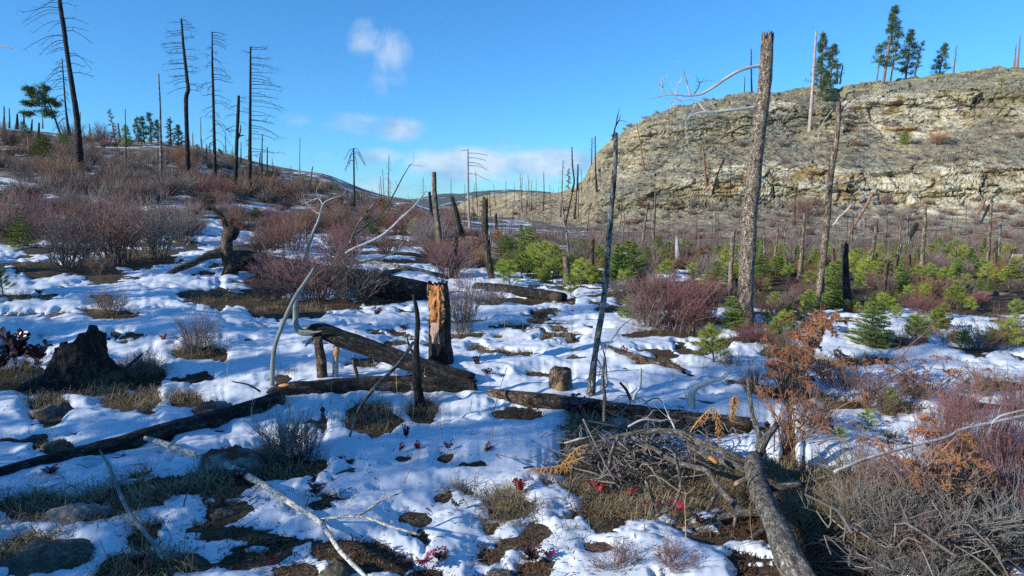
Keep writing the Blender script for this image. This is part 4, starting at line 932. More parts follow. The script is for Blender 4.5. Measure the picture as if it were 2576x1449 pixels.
log('fallen_log', 'charred log behind the red brush, just right of the orange rotten stump', [(1195, 722), (1270, 728), (1340, 738), (1420, 748)], [24, 26, 28, 24], 'char', 16, .1, 8, 16)
log('fallen_log', 'thin dark log lying on the snow behind the uprooted log', [(905, 655), (980, 668), (1050, 680), (1115, 694)], [11, 13, 13, 10], 'char_grey', 12, .1, 8, 17)
log('fallen_log', 'brown bark log on the snow right of the burnt leaning snag', [(1522, 876), (1570, 893), (1620, 905), (1680, 921), (1722, 935)], [22, 22, 21, 19, 14], 'logbark', 20, .12, 12, 18, .04)
log('fallen_log', 'long brown log behind the branch pile with the sawn block on it', [(1235, 993), (1320, 1003), (1410, 1014), (1500, 1026), (1600, 1040), (1700, 1052), (1800, 1062), (1890, 1066)], [30, 40, 44, 46, 46, 44, 40, 34], 'logbark', 30, .11, 10, 19, .05)
log('fallen_log', 'short snow-dusted log beyond the branch pile', [(1660, 1000), (1720, 1010), (1790, 1020), (1850, 1030)], [14, 18, 18, 14], 'brown', 16, .12, 12, 20)
log('fallen_log', 'weathered log poking from snow behind the rust shrub', [(1828, 962), (1880, 972), (1950, 985), (2010, 1000)], [16, 20, 20, 14], 'brown', 16, .12, 12, 21)
log('fallen_log', 'dark log half sunk in snow beyond the crimson twigs', [(2400, 1015), (2450, 1022), (2540, 1034), (2640, 1046)], [20, 24, 24, 20], 'char', 14, .12, 10, 22)
log('fallen_log', 'snow-edged slab of wood on the open snow below the bushy fir sapling', [(2258, 878), (2300, 888), (2345, 898)], [5, 9, 5], 'cutwood', 10, .2, 10, 23)
for k, (a, b, w, lab) in enumerate([((1330, 780), (1380, 805), 8, 'thin dark limb on the centre snow left of a snow-holed stump'), ((1240, 778), (1228, 830), 6, 'short dark bent limb right of the rotten stump brush'), ((1640, 690), (1850, 718), 8, 'pale fallen pole left of the thick flaky snag'), ((2240, 700), (2380, 712), 7, 'grey fallen pole on the patchy snow behind the fir saplings'),
        ((480, 545), (680, 560), 7, 'dark fallen pole across the upper left snow'), ((330, 540), (455, 552), 6, 'fallen pole among the upper left brush'), ((60, 505), (240, 500), 5, 'pale fallen pole at the left edge snow'), ((2390, 735), (2560, 742), 10, 'dark flat log on patchy snow near the right edge')]):
    log('fallen_pole', lab, [a, ((a[0] + b[0]) / 2, (a[1] + b[1]) / 2 - 2), b], [w * .8, w, w * .7], ['char', 'char_grey', 'silver', 'greybark'][k % 4] if 'pale' not in lab else 'silver', 8, .1, 8, 25 + k)

# ------------------------------------------------------------------ branches and sticks in the foreground
def onY(pts, up=0.0): return [G(p[0], p[1] + up)[1] for p in pts]
pl = [(363, 1101), (400, 1113), (483, 1139), (567, 1169), (650, 1213), (733, 1266), (800, 1309), (827, 1343), (859, 1390), (925, 1455), (960, 1490)]
yl = [min(y, 6) - .13 for y in onY(pl, 12)]; yl[0] -= .1
stick('lichen_branch', 'long pale lichen-crusted branch lying diagonally with a forked side limb', pl, [9, 17, 16, 17, 17, 16, 15, 13, 12, 12, 12], 'lichen', list(yl), 'branch', seed=9, amp=.10, sides=12, tw=(10, .08, .004),
      parts=[([(802, 1309), (858, 1300), (900, 1298)], [10, 9, 8], [yl[6], yl[6] - .03, yl[6] - .06]), ([(898, 1299), (930, 1280), (960, 1258), (1001, 1243)], [8, 8, 7, 4], [yl[6] - .06, yl[6] - .03, yl[6], yl[6]]), ([(898, 1299), (940, 1308), (985, 1325), (1056, 1345)], [8, 8, 7, 6], [yl[6] - .06, yl[6] - .12, yl[6] - .2, yl[6] - .26])])
ps = [(248, 1126), (277, 1180), (307, 1253), (333, 1300), (367, 1343), (412, 1402)]
stick('broken_stick', 'grey-green broken stick with red inner wood standing slanted at the lower left', ps, [4, 8, 11, 12, 12, 14], 'greenwood', [y - .14 for y in onY(ps, 6)], 'stick', seed=12)
for k, (pts, w, m, lab) in enumerate([
    ([(127, 1243), (170, 1234), (217, 1226), (283, 1207)], [5, 6, 6, 4], 'orange_wood', 'orange and grey split stick on the bare ground at lower left'),
    ([(0, 1252), (40, 1251), (76, 1248)], [5, 5, 3], 'silver', 'short grey stick at the left edge below the long log'),
    ([(634, 1333), (660, 1337), (688, 1332)], [6, 6, 4], 'brown', 'short brown bark chip on the lower snow'),
    ([(595, 1378), (640, 1372), (700, 1362), (750, 1356)], [6, 10, 9, 4], 'logbark', 'flat splintered bark slab on the lower snow'),
    ([(335, 1213), (355, 1204), (375, 1194)], [3, 3, 2], 'cutwood', 'small pale splinter on the bare ground'),
    ([(460, 1290), (465, 1258), (475, 1235)], [4, 4, 3], 'greybark', 'short curved twig sticking up beside the diagonal branch'),
    ([(20, 1080), (60, 1072), (120, 1062)], [5, 6, 3], 'char', 'dark half-buried stick on the left snow'),
    ([(300, 940), (330, 915), (358, 890)], [9, 8, 6], 'greybark', 'grey pole end poking from behind the coal-black stump'),
    ([(1073, 1280), (1086, 1290), (1104, 1297)], [7, 7, 5], 'greybark', 'small grey stub at the edge of the grass patch'),
    ([(1220, 1340), (1260, 1346), (1300, 1348)], [5, 6, 4], 'char', 'thin dark stick across the grassy hole at bottom centre'),
    ([(2104, 1403), (2150, 1350), (2200, 1299), (2250, 1249), (2327, 1204)], [8, 9, 9, 8, 6], 'greybark', 'straight grey broken branch slanting up through the brambles'),
    ([(2100, 1186), (2184, 1153), (2290, 1122), (2384, 1099), (2417, 1081), (2500, 1062), (2600, 1040)], [9, 9, 9, 8, 8, 8, 7], 'silver', 'long silvery branch rising across the right brambles'),
    ([(2494, 1066), (2517, 1046), (2600, 1026)], [5, 6, 5], 'silver', 'upper fork of silver branch at the right edge'),
    ([(2247, 1299), (2300, 1275), (2367, 1269), (2410, 1250)], [5, 5, 5, 3], 'lichen', 'short wavy pale twig in the middle of the brambles'),
    ([(2324, 1336), (2370, 1318), (2417, 1303), (2500, 1280), (2600, 1262)], [5, 7, 7, 6, 5], 'silver', 'low silvery branch curving through the right brambles'),
    ([(2185, 1352), (2230, 1300), (2245, 1270)], [6, 6, 4], 'greybark', 'short grey branch crossing the straight one in the brambles'),
    ([(2126, 1400), (2180, 1405), (2260, 1420), (2330, 1440)], [4, 5, 5, 4], 'silver', 'pale low branch at the bottom right'),
    ([(2020, 1310), (2020, 1270), (2040, 1180), (2043, 1130)], [5, 5, 4, 2], 'greybark', 'bent grey shoot standing right of the fallen treelet trunk'),
    ([(2068, 1363), (2067, 1290), (2064, 1200), (2060, 1120)], [3, 3, 3, 2], 'greybark', 'thin upright shoot hanging over the dark hollow')]):
    Y0 = onY(pts, 6)
    if pts[0][0] > 2000: Y0 = list(np.clip(np.linspace(3.9, 4.6, len(pts)) if pts[-1][1] < pts[0][1] - 40 else np.linspace(4.0, 4.0, len(pts)), 3.4, 9))
    if 'upright' in lab or 'shoot' in lab: Y0 = [4.3] * len(pts)
    if 'sticking up' in lab or 'poking' in lab: Y0 = [Y0[0]] * len(pts)
    stick('fallen_branch' if pts[0][0] > 2000 else 'loose_stick', lab, pts, w, m, Y0, 'branch' if pts[0][0] > 2000 else 'stick', seed=40 + k, amp=.12, tw=(4, .12, .003) if pts[0][0] > 2000 else (0, 0, 0))

# fallen treelet in the lower right and the branch pile it lies on
Yt = [3.0, 3.2, 3.6, 4.05, 4.4, 4.65]
def tb(pts, w, m, ys, tw=(5, .16, .004)): return ('limb', pts, w, m, ys, tw)
log('fallen_treelet', 'grey-barked fallen tree in the lower right corner with upthrust broken limbs', [(2040, 1500), (1992, 1416), (1951, 1320), (1917, 1249), (1902, 1195), (1897, 1155)], [88, 80, 62, 54, 54, 44], 'greybark', 34, .10, 14, 33, .04, .05, 0, Yt, [
    tb([(1888, 1165), (1860, 1155), (1815, 1135), (1757, 1111), (1717, 1090), (1660, 1084), (1602, 1088), (1533, 1100)], [24, 22, 20, 19, 17, 15, 12, 8], 'greybark', [4.7, 4.72, 4.75, 4.85, 4.95, 5.0, 5.05, 5.1]),
    tb([(1895, 1190), (1874, 1180), (1788, 1149), (1728, 1117)], [22, 22, 20, 18], 'greybark', [4.55, 4.55, 4.7, 4.85]),
    tb([(1890, 1300), (1866, 1286), (1831, 1252), (1803, 1217), (1774, 1183), (1702, 1163), (1645, 1129), (1590, 1100)], [18, 17, 16, 16, 15, 13, 12, 8], 'greybark', [4.05, 4.1, 4.25, 4.45, 4.6, 4.75, 4.9, 5.0]),
    tb([(1925, 1290), (1904, 1289), (1860, 1292), (1817, 1300), (1750, 1322), (1680, 1350)], [22, 21, 20, 18, 15, 10], 'greybark', [4.0, 4.0, 4.0, 3.98, 3.95, 3.9]),
    tb([(1908, 1150), (1917, 1123), (1931, 1096), (1954, 1069)], [24, 22, 20, 16], 'greybark', [4.7, 4.72, 4.75, 4.8]),
    tb([(1905, 1130), (1911, 1099), (1894, 1049), (1886, 996), (1880, 950)], [16, 15, 13, 11, 8], 'greybark', [4.75, 4.8, 4.85, 4.9, 4.95]),
    tb([(1930, 1232), (1944, 1229), (1977, 1223), (2020, 1218)], [18, 18, 17, 14], 'greybark', [4.2, 4.15, 4.1, 4.1], (2, .1, .004)),
    ('broken_stub', [(1900, 1199), (1875, 1206), (1850, 1216)], [12, 12, 10], 'pinkwood', [4.35, 4.3, 4.25]),
    ('orange_wound', [(1784, 1150), (1796, 1158), (1808, 1168)], [8, 13, 8], 'orange_wood', [4.55, 4.52, 4.5]),
    tb([(1850, 1300), (1848, 1325), (1852, 1345)], [9, 9, 7], 'greybark', 3.95, (0, 0, 0)),
    tb([(1925, 1330), (1905, 1345), (1880, 1362)], [20, 17, 12], 'greybark', [3.85, 3.8, 3.75], (0, 0, 0))], 'tree')
for k, (pts, w, m, lab) in enumerate([
    ([(1556, 1097), (1536, 1143), (1530, 1177), (1496, 1217)], [9, 9, 9, 7], 'greybark', 'dark curved stick hanging down the front of the branch pile'),
    ([(1697, 1140), (1708, 1186), (1711, 1229), (1694, 1272), (1645, 1304)], [8, 9, 8, 7, 5], 'greybark', 'long bowed grey stick at the right of the branch pile'),
    ([(1467, 1054), (1501, 1123), (1533, 1186), (1564, 1235)], [5, 5, 5, 3], 'tw_grey', 'thin straight stick slanting across the branch pile'),
    ([(1625, 1209), (1642, 1258), (1642, 1298)], [8, 10, 8], 'char_grey', 'dark bent stick low in the branch pile'),
    ([(1596, 1134), (1599, 1157), (1596, 1189)], [6, 6, 5], 'greybark', 'short upright twig in the middle of the branch pile'),
    ([(1404, 1151), (1447, 1146), (1478, 1137)], [10, 13, 14], 'greybark', 'stubby broken limb at the left end of the branch pile'),
    ([(1421, 1114), (1445, 1108), (1467, 1100)], [5, 6, 5], 'silver', 'small pale stick at the top left of the branch pile'),
    ([(1441, 1169), (1435, 1215), (1430, 1252)], [6, 6, 4], 'greybark', 'thin stick standing at the left front of the branch pile'),
    ([(1803, 1243), (1790, 1265), (1777, 1288)], [12, 12, 10], 'greybark', 'short thick stub below the treelet limbs'),
    ([(1740, 1030), (1742, 985), (1763, 968), (1790, 958), (1817, 951), (1837, 933)], [20, 20, 17, 13, 10, 7], 'silver', 'weathered silver root arching up behind the branch pile'),
    ([(1593, 1024), (1596, 994), (1610, 971), (1612, 928)], [10, 9, 8, 6], 'silver', 'forked silver branch tip standing behind the long brown log'),
    ([(1590, 1014), (1576, 982), (1559, 962)], [8, 8, 6], 'dkbrown', 'left prong beside the forked silver branch tip'),
    ([(1520, 1060), (1521, 999), (1516, 956), (1521, 899)], [9, 10, 9, 6], 'greybark', 'twisted grey stem standing close to the burnt leaning snag'),
    ([(1580, 1073), (1620, 1055), (1670, 1062)], [5, 5, 3], 'silver', 'pale arched twig on top of the branch pile'),
    ([(1700, 1085), (1690, 1060), (1680, 1045)], [5, 5, 3], 'silver', 'short upright pale prong behind the treelet limb'),
    ([(1880, 1090), (1840, 1075), (1790, 1050), (1745, 1085)], [3, 3, 3, 2], 'tw_grey', 'thin arched twig over the dark log shadow'),
    ([(1640, 1150), (1600, 1160), (1520, 1200)], [6, 6, 4], 'greybark', 'grey stick sunk inside the branch pile'),
    ([(1500, 1120), (1560, 1130), (1620, 1150), (1680, 1190)], [7, 8, 8, 6], 'greybark', 'crooked limb in the middle of the branch pile')]):
    Y0 = onY([pts[0] if pts[0][1] > pts[-1][1] else pts[-1]], 8)[0]
    tall = abs(pts[0][1] - pts[-1][1]) > 30
    Ys = [min(Y0, 5.2) - .15 + .0 * i for i in range(len(pts))] if pts[0][1] > 1050 and pts[0][0] < 1830 else [Y0] * len(pts)
    stick('pile_stick', lab, pts, w, m, Ys, 'stick', seed=70 + k, amp=.12, tw=(5, .14, .0035))
# dead shrub-tree with silver limbs behind the uprooted log
YF = gy_(800, 700) + .5
mb = MB(); o = at(790, 660, YF)
root = tag(link('dead_branchy_tree', None, None, o), 'bare silver dead treetop sprawling above the uprooted log', 'tree')
for k, (pts, w, m) in enumerate([([(765, 680), (772, 638), (787, 588), (802, 553), (813, 515), (835, 500), (862, 492)], [12, 10, 8, 7, 5, 4, 2], 'greenwood'), ([(868, 640), (885, 628), (960, 593), (1010, 548), (1042, 518), (1072, 480)], [8, 8, 7, 6, 4, 2.4], 'silver'),
     ([(880, 612), (900, 565), (922, 535), (945, 505)], [5, 4.5, 3.5, 2], 'char_grey'), ([(890, 590), (947, 550), (972, 520), (995, 480), (1012, 447), (1032, 413)], [5, 4.5, 4, 3.4, 2.6, 1.6], 'greybark'),
     ([(845, 672), (867, 668), (900, 658), (960, 648), (1012, 624)], [5, 6, 7, 6, 3], 'silver'), ([(813, 515), (800, 500), (768, 510)], [3, 2.5, 1.6], 'silver'), ([(806, 540), (790, 530), (770, 512)], [3, 2.4, 1.6], 'silver'), ([(815, 512), (850, 545), (880, 570)], [2.6, 2.4, 1.5], 'char_grey'), ([(775, 630), (770, 590), (768, 560)], [4, 3, 2], 'char_grey')]):
    mb = MB(); P = traced(mb, pts, w, YF + .1 * k, 7, None, .1, 20, 90 + k); limb_twigs(mb, P, 7, .45, .006, 300 + k, .3); link('limb', mb.mesh('limb', M[m], o), root)

# ------------------------------------------------------------------ rocks
def rock(name, label, px, py, w, h, m, seed, depth=.8, cat='rock', group=None, loc=None, flat=1.0):
    r_ = bpy.data.meshes.get('x'); n, sd = 30, 44
    b = G(px, py) if loc is None else loc; s = b[1] / FPX
    th_ = np.linspace(0.02, math.pi - .02, n); a = np.arange(sd) / sd * 2 * math.pi
    D = np.stack([np.sin(th_)[:, None] * np.cos(a)[None], np.sin(th_)[:, None] * np.sin(a)[None], np.cos(th_)[:, None] * np.ones(sd)[None]], -1)
    fac = np.round(fbm(D.reshape(-1, 3) * 1.3 + seed * 3.7, 2, seed) * 5).reshape(n, sd) / 5
    k = 1 + .34 * fac + .26 * fbm(D.reshape(-1, 3) * 2.6 + seed, 5, seed + 1, .6).reshape(n, sd)
    V = D * k[..., None] * np.array([w / 2 * s, w / 2 * s * depth, h * s * flat * .75]); V[..., 2] += -h * s * .10
    mb = MB(); i = np.arange(n - 1)[:, None] * sd; j = np.arange(sd)[None]; j2 = (j + 1) % sd
    mb.add(V.reshape(-1, 3), np.stack([i + j, i + sd + j, i + sd + j2, i + j2], -1).reshape(-1, 4), None, V.reshape(-1, 3) + seed)
    return tag(link(name, mb.mesh(name, M[m]), None, b), label, cat, group)
for k, a in enumerate([('grey lichened boulder with a reddish flank under the diagonal branch', 580, 1175, 190, 75, 'rock'), ('pale rough boulder touching the back of the long log', 540, 1040, 120, 45, 'rock'), ('orange-stained boulder in the bare ground at lower left', 190, 1310, 170, 60, 'rock'),
      ('broad flat dark rock at the lower left corner', 120, 1420, 270, 60, 'mossrock'), ('dark mound of rock beside the coal-black stump snow', 135, 1045, 95, 45, 'mossrock'), ('brown mossy rock beneath the end of the lichen branch', 850, 1449, 110, 60, 'mossrock'),
      ('low dark rock behind the long log at the left', 150, 1120, 90, 20, 'mossrock'), ('small dark rock in a melt hole at bottom centre', 1310, 1285, 70, 38, 'mossrock'), ('brown rock beneath the bottom edge leaves', 1260, 1452, 70, 26, 'mossrock'), ('small rock in grass left of the diagonal branch', 560, 1300, 70, 25, 'mossrock'),
      ('little rock poking out on the centre snow', 1408, 828, 24, 12, 'mossrock'), ('small rust-brown stump-like rock in a melt hole', 1438, 855, 28, 24, 'mossrock')]):
    rock('rock', a[0], a[1], a[2], a[3], a[4], a[5], 5 + k)
for k in range(46):
    px, py = rng.uniform(1560, 2560), rng.uniform(500, 590); b = C(px, py); w = rng.uniform(6, 16)
    rock('scree_boulder', 'pale angular boulder lying on the scree below the cliff', px, py, w, w * .6, 'rock', 40 + k, .8, 'rock', 'boulders on the scree', b)
rock('scree_boulder', 'largest round pale boulder on the scree beside the second tallest snag', 2165, 575, 26, 26, 'rock', 91, .8, 'rock', None, C(2165, 570))
# cream board at the cliff foot
b = G(2556, 672); s = b[1] / FPX
root = tag(link('cream_board', None, None, b), 'blank cream board fixed to a dark stump post at the right edge', 'sign')
mb = MB(); bx = np.array([[x, y, z] for x in (-12, 12) for y in (-.03, .03) for z in (-5, 5)], float); bx[:, 0] *= s; bx[:, 2] = (bx[:, 2] + 28) * s
mb.add(bx, [[0, 1, 3, 2], [4, 6, 7, 5], [0, 4, 5, 1], [2, 3, 7, 6], [0, 2, 6, 4], [1, 5, 7, 3]]); link('board', mb.mesh('board', M['sign'], smooth=False), root)
mb = MB(); P = np.array([[0, .2, -.1], [0, .2, 20 * s], [.02, .2, 44 * s]]); tube(mb, cr(P, 12), np.linspace(9 * s, 7 * s, 12), 12, .1, 8, 3, 0, .1); link('post', mb.mesh('post', M['dkbrown']), root)

# ================================================================== vegetation
def shrub_meshes(seed, m, spread=.7, nst=26, fine=5, r0=.0075, arch=.25, tag_=''):
    """leafless shrub of height 1: returns (stems mesh, twigs mesh, joined mesh)"""
    r_ = random.Random(seed); st, tw, jo = MB(), MB(), MB()
    def put(a, pts, r1, r2, hz): twig(a, pts, r1, r2, 0, 3, hz); twig(jo, pts, r1, r2, 0, 3, hz)
    for k in range(nst):
        a = r_.uniform(0, 6.283); u = math.sqrt(r_.random()); h = (1 - .35 * u * u) * r_.uniform(.45, 1.15); b = np.array([math.cos(a) * .30 * u * r_.uniform(.3, 1.2), math.sin(a) * .30 * u * r_.uniform(.3, 1.2), -.04])
        e = np.array([math.cos(a) * spread * u, math.sin(a) * spread * u, h]) + np.array([r_.gauss(0, .06), r_.gauss(0, .06), 0])
        mid = b * .5 + e * .5 + np.array([math.cos(a), math.sin(a), 0]) * -arch * .3 * u + np.array([r_.gauss(0, .05), r_.gauss(0, .05), .06])
        P = cr([b, mid, e], 6); put(st, P, r0, r0 * .4, np.linspace(0, .9, 6))
        for q in range(fine):
            t = r_.uniform(.25, .95); i = t * 5; i0 = min(int(i), 4); p = P[i0] + (P[i0 + 1] - P[i0]) * (i - i0)
            d = (P[-1] - P[0]); d /= np.linalg.norm(d); v = d * .8 + np.array([r_.gauss(0, .55), r_.gauss(0, .55), r_.gauss(.15, .3)]); v /= np.linalg.norm(v)
            l = r_.uniform(.12, .34); p2 = p + v * l * .5 + np.array([r_.gauss(0, .02), r_.gauss(0, .02), .01]); p3_ = p + v * l + np.array([0, 0, .03])
            put(tw, [p, p2, p3_], r0 * .55, r0 * .25, [t * .8, t * .8 + .15, 1])
            for s_ in range(2):
                w = v * .7 + np.array([r_.gauss(0, .6), r_.gauss(0, .6), r_.gauss(.2, .3)]); w /= np.linalg.norm(w); put(tw, [p2, p2 + w * r_.uniform(.05, .15)], r0 * .35, r0 * .2, [.8, 1])
    return st.mesh('stems', M[m]), tw.mesh('twigs', M[m]), jo.mesh('shrub' + tag_, M[m])
SH = {k: [shrub_meshes(s * 13 + 5, m, sp, n, f) for s in range(nv)] for k, m, sp, n, f, nv in
      [('red', 'tw_red', .75, 66, 7, 3), ('mag', 'tw_mag', .8, 70, 7, 2), ('grey', 'tw_grey', .7, 62, 7, 3), ('tan', 'tw_tan', .7, 60, 7, 2)]}
BR = [shrub_meshes(s * 7 + 91, 'tw_bramble', 1.0, 44, 5, .0085, 1.2) for s in range(3)]
def shrub(kind, px, py, w, h, label=None, group=None, loc=None, parts=False, name='leafless_shrub', vs=None):
    v = (vs or SH[kind])[rng.randrange(len(vs or SH[kind]))]; b = G(px, py) if loc is None else loc; s = b[1] / FPX
    sc = (w * s / 1.5 * rng.uniform(.85, 1.2), w * s / 1.5 * rng.uniform(.8, 1.1), h * s * 1.05); rot = (rng.gauss(0, .10), rng.gauss(0, .10), rng.uniform(0, 6.28)); b = b - np.array([0, 0, .03])
    if parts:
        o = link(name, None, None, b, rot, sc); link('stems', v[0], o); link('twigs', v[1], o)
    else: o = link(name, v[2], None, b, rot, sc)
    return tag(o, label, 'shrub', group)
near_shrubs = [
 ('grey', 175, 672, 210, 120, 'leftmost grey-red leafless bush on the mid-left snow'), ('red', 285, 662, 250, 150, 'broad reddish leafless bush in the middle of the left thicket'), ('grey', 385, 648, 210, 150, 'dense grey bush left of the upturned root plate'), ('red', 245, 690, 90, 60, 'small rusty-footed bush at the front of the left thicket'),
 ('mag', 790, 752, 280, 140, 'dense red-stemmed bush in front of the uprooted log'), ('grey', 880, 754, 215, 125, 'grey twiggy bush just left of the rotten stump log'), ('red', 720, 715, 150, 90, 'low red bush right of the upturned roots'), ('mag', 860, 650, 180, 80, 'purplish brush behind the uprooted log'),
 ('grey', 1165, 838, 130, 165, 'tall grey twiggy bush right of the rotten stump'), ('mag', 1130, 700, 130, 100, 'purple brush around the dark rough stump'), ('grey', 1235, 770, 110, 60, 'grey fan of twigs beside the charred log'),
 ('mag', 1690, 832, 250, 150, 'wide crimson-tinted bush left of the thick flaky snag'), ('grey', 1625, 828, 120, 110, 'grey-green bush at the left of the crimson one'), ('mag', 1765, 806, 180, 130, 'crimson bush touching the thick flaky snag'), ('red', 1740, 838, 120, 95, 'low brownish bush in front of the crimson one'),
 ('grey', 500, 885, 150, 110, 'sparse dark-budded plant on a bare hummock on the left snow'), ('grey', 275, 788, 130, 70, 'wispy twigs on a bare strip of the left snow'), ('grey', 360, 950, 150, 75, 'low dark twigs right of the coal-black stump'), ('grey', 720, 1165, 200, 150, 'tangled dark thorny bush in front of the long charred log'),
 ('red', 770, 1150, 150, 120, 'reddish tangle behind the diagonal branch'), ('grey', 70, 460, 90, 50, 'pale bush at the left edge of the slope'), ('tan', 160, 470, 120, 75, 'rust-tinted pale bush below the tallest dead conifer'), ('red', 2330, 800, 130, 75, 'reddish brush behind the bushy fir sapling'),
 ('tan', 2470, 880, 150, 80, 'tan dry brush near the right edge saplings'), ('tan', 2390, 870, 90, 60, 'tan twigs left of the dry brush near the right edge'), ('mag', 2530, 1235, 190, 290, 'tall wine-red whip shrub at the right edge'), ('mag', 2430, 1200, 170, 230, 'wine-red whips rising behind the silver branch'), ('tan', 2290, 1010, 120, 90, 'thin brown twigs on the right snow'),
 ('red', 1560, 1440, 190, 90, 'fine sparse red twigs standing in the snow at the bottom'), ('red', 1690, 1440, 150, 100, 'second clump of fine red twigs at the bottom right of centre')]
for a in near_shrubs: shrub(a[0], a[1], a[2], a[3], a[4], a[5], None, None, True)
for k, (px, py, w, h, lab) in enumerate([(2150, 1340, 240, 200, 'pale grey bramble right behind the fallen treelet trunk'), (2230, 1400, 300, 200, 'thick grey bramble in the middle of the lower right corner'), (2400, 1400, 300, 210, 'grey bramble left of the corner at the bottom right'), (2560, 1420, 280, 230, 'grey bramble filling the bottom right corner'), (2330, 1280, 260, 190, 'grey bramble under the long silver branch'), (2500, 1300, 240, 180, 'grey bramble below the wine-red whips'), (2230, 1475, 240, 130, 'lowest bramble at the bottom edge beside the treelet'), (2350, 1490, 300, 140, 'bramble cut by the bottom edge'), (2130, 1250, 220, 200, 'upright grey shoots behind the treelet stub')]):
    o = shrub('', px, py, w, h, lab, None, None, True, 'bramble', BR)
for k, (kd, px, py, w, h, lab) in enumerate([('tan', 2180, 1290, 200, 190, 'rust-brown twigs rising inside the grey brambles'), ('tan', 2420, 1330, 220, 190, 'tan twigs rising inside the right brambles'), ('mag', 2570, 1330, 200, 220, 'wine-red twigs at the right edge of the brambles'), ('red', 2300, 1430, 200, 150, 'reddish twigs low in the bottom brambles'), ('mag', 2360, 1160, 160, 170, 'wine-red whips left of the tall ones at the right edge'), ('red', 2050, 1090, 140, 120, 'brown twigs behind the upthrust treelet limb')]): shrub(kd, px, py, w, h, lab, None, None, True)
zones = [(40, 0, 620, 515, 610, 110, 75, ['red', 'grey', 'red'], 'reddish leafless bush in the brush belt across the left', 'bushes of the left brush belt'),
         (46, 560, 1160, 545, 640, 95, 62, ['red', 'mag', 'grey', 'red'], 'red-brown leafless bush in the belt left of centre', 'bushes of the belt left of centre'),
         (34, 20, 760, 455, 512, 75, 52, ['red', 'tan', 'red', 'grey'], 'dull red bush at the foot of the left slope', 'bushes at the foot of the left slope'),
         (16, 0, 900, 352, 452, 62, 42, ['grey', 'tan', 'grey', 'red'], 'dark bush on the shaded left hillside', 'bushes on the left hillside'),
         (30, 1080, 1560, 592, 680, 80, 45, ['red', 'mag', 'tan', 'grey'], 'low reddish bush on the central valley floor', 'bushes on the central valley floor'),
         (52, 1560, 2576, 622, 760, 80, 42, ['tan', 'grey', 'red', 'grey'], 'low brown bush on the patchy right valley floor', 'bushes on the right valley floor')]
def clear(px, py): return 40 < abs(px - 1105) or not (690 < py < 930)
for n, x0, x1, y0, y1, w, h, kinds, lab, grp in zones:
    k = 0
    while k < n:
        px, py = rng.uniform(x0, x1), rng.uniform(y0, y1)
        if snowy(px, py - 6): continue
        if 'hillside' in lab and py < np.interp(px, [0, 200, 460, 700, 950], [338, 346, 376, 436, 505]) + 6: continue
        kk = rng.uniform(.7, 1.25) * (1.0 if 'hillside' in lab else .55 + .6 * (py - y0) / (y1 - y0)); b = G(px, py)
        shrub(rng.choice(kinds), px, py, w * kk, h * kk * rng.uniform(.8, 1.2), lab, grp, b); k += 1
for k in range(26):   # brush on the scree and ledges
    px = rng.uniform(1480, 2570); py = rng.uniform(505, 600) if k < 18 else rng.uniform(330, 430)
    shrub(rng.choice(['tan', 'grey', 'red', 'grey']), px, py, rng.uniform(18, 46), rng.uniform(12, 26), 'small dry bush on the rocky slope under the cliff', 'bushes on the rocky slope', C(px, py))
shrub('tan', 2355, 365, 62, 34, 'single rusty bush on the ledge of the upper cliff', None, C(2355, 365)); shrub('red', 2040, 530, 90, 50, 'dark red bush at the foot of the pale lower cliff', None, C(2030, 545))

# ---- brush that reads as one mass on the slopes
def needles(mb, base, dirs, length, w, mi=0, seed=0, curl=0.0):
    """thin blades from base points along dirs"""
    base = np.asarray(base, float); dirs = np.asarray(dirs, float); n = len(base); rr_ = np.random.RandomState(seed)
    d = dirs / (np.linalg.norm(dirs, axis=1, keepdims=True) + 1e-9); sd = np.cross(d, rr_.normal(size=(n, 3))); sd /= np.linalg.norm(sd, axis=1, keepdims=True) + 1e-9
    L = (length * rr_.uniform(.7, 1.15, n))[:, None]; tip = base + d * L; tip[:, 2] -= curl * L[:, 0]
    V = np.stack([base - sd * w, base + sd * w, tip], 1).reshape(-1, 3)
    mb.add(V, None, np.arange(n * 3).reshape(-1, 3), None, mi)
def brush_mass(name, label, spots, m, hgt, rad, nt, w, seed):
    r_ = np.random.RandomState(seed); n = len(spots) * nt; B = np.repeat(np.array(spots), nt, 0); sz = np.repeat(r_.uniform(.6, 1.3, len(spots)), nt)
    a = r_.uniform(0, 6.28, n); u = np.sqrt(r_.uniform(0, 1, n)); t0 = r_.uniform(0, .5, n) ** 1.3; D = np.stack([np.cos(a) * u * rad, np.sin(a) * u * rad, hgt * (1.05 - .5 * u * u)], -1) * sz[:, None]
    base = B + D * t0[:, None] + np.stack([r_.normal(0, .1, n), r_.normal(0, .1, n), np.zeros(n)], -1); D = D * .6 + np.stack([r_.normal(0, .16, n), r_.normal(0, .16, n), r_.normal(.1, .1, n)], -1)
    sd = np.cross(D, r_.normal(size=(n, 3))); sd /= np.linalg.norm(sd, axis=1, keepdims=True) + 1e-9
    V = np.stack([base - sd * w, base + sd * w, base + D], 1).reshape(-1, 3); tcv = V.copy(); tcv[:, 2] = np.stack([t0, t0, np.minimum(1, t0 + .6)], 1).ravel()
    mb = MB(); mb.add(V, None, np.arange(n * 3).reshape(-1, 3), tcv); setting(link(name, mb.mesh(name, M[m])), 'stuff', label)
def spots_of(n, f):
    out = []
    while len(out) < n:
        q_ = f()
        if q_ is not None: out.append(q_)
    return out
ridge_y = lambda px: np.interp(px, [0, 200, 460, 700, 950], [338, 346, 376, 436, 505])
def lh():
    px, py = rng.uniform(-60, 960), rng.uniform(345, 520); 
    if py < ridge_y(px) + 3 or snowy(px, py - 6): return None
    g = G(px, py); return g if float(fbm(np.array([[g[0] * .11, g[1] * .11, 0]]), 3, 401)[0]) > -.12 else None
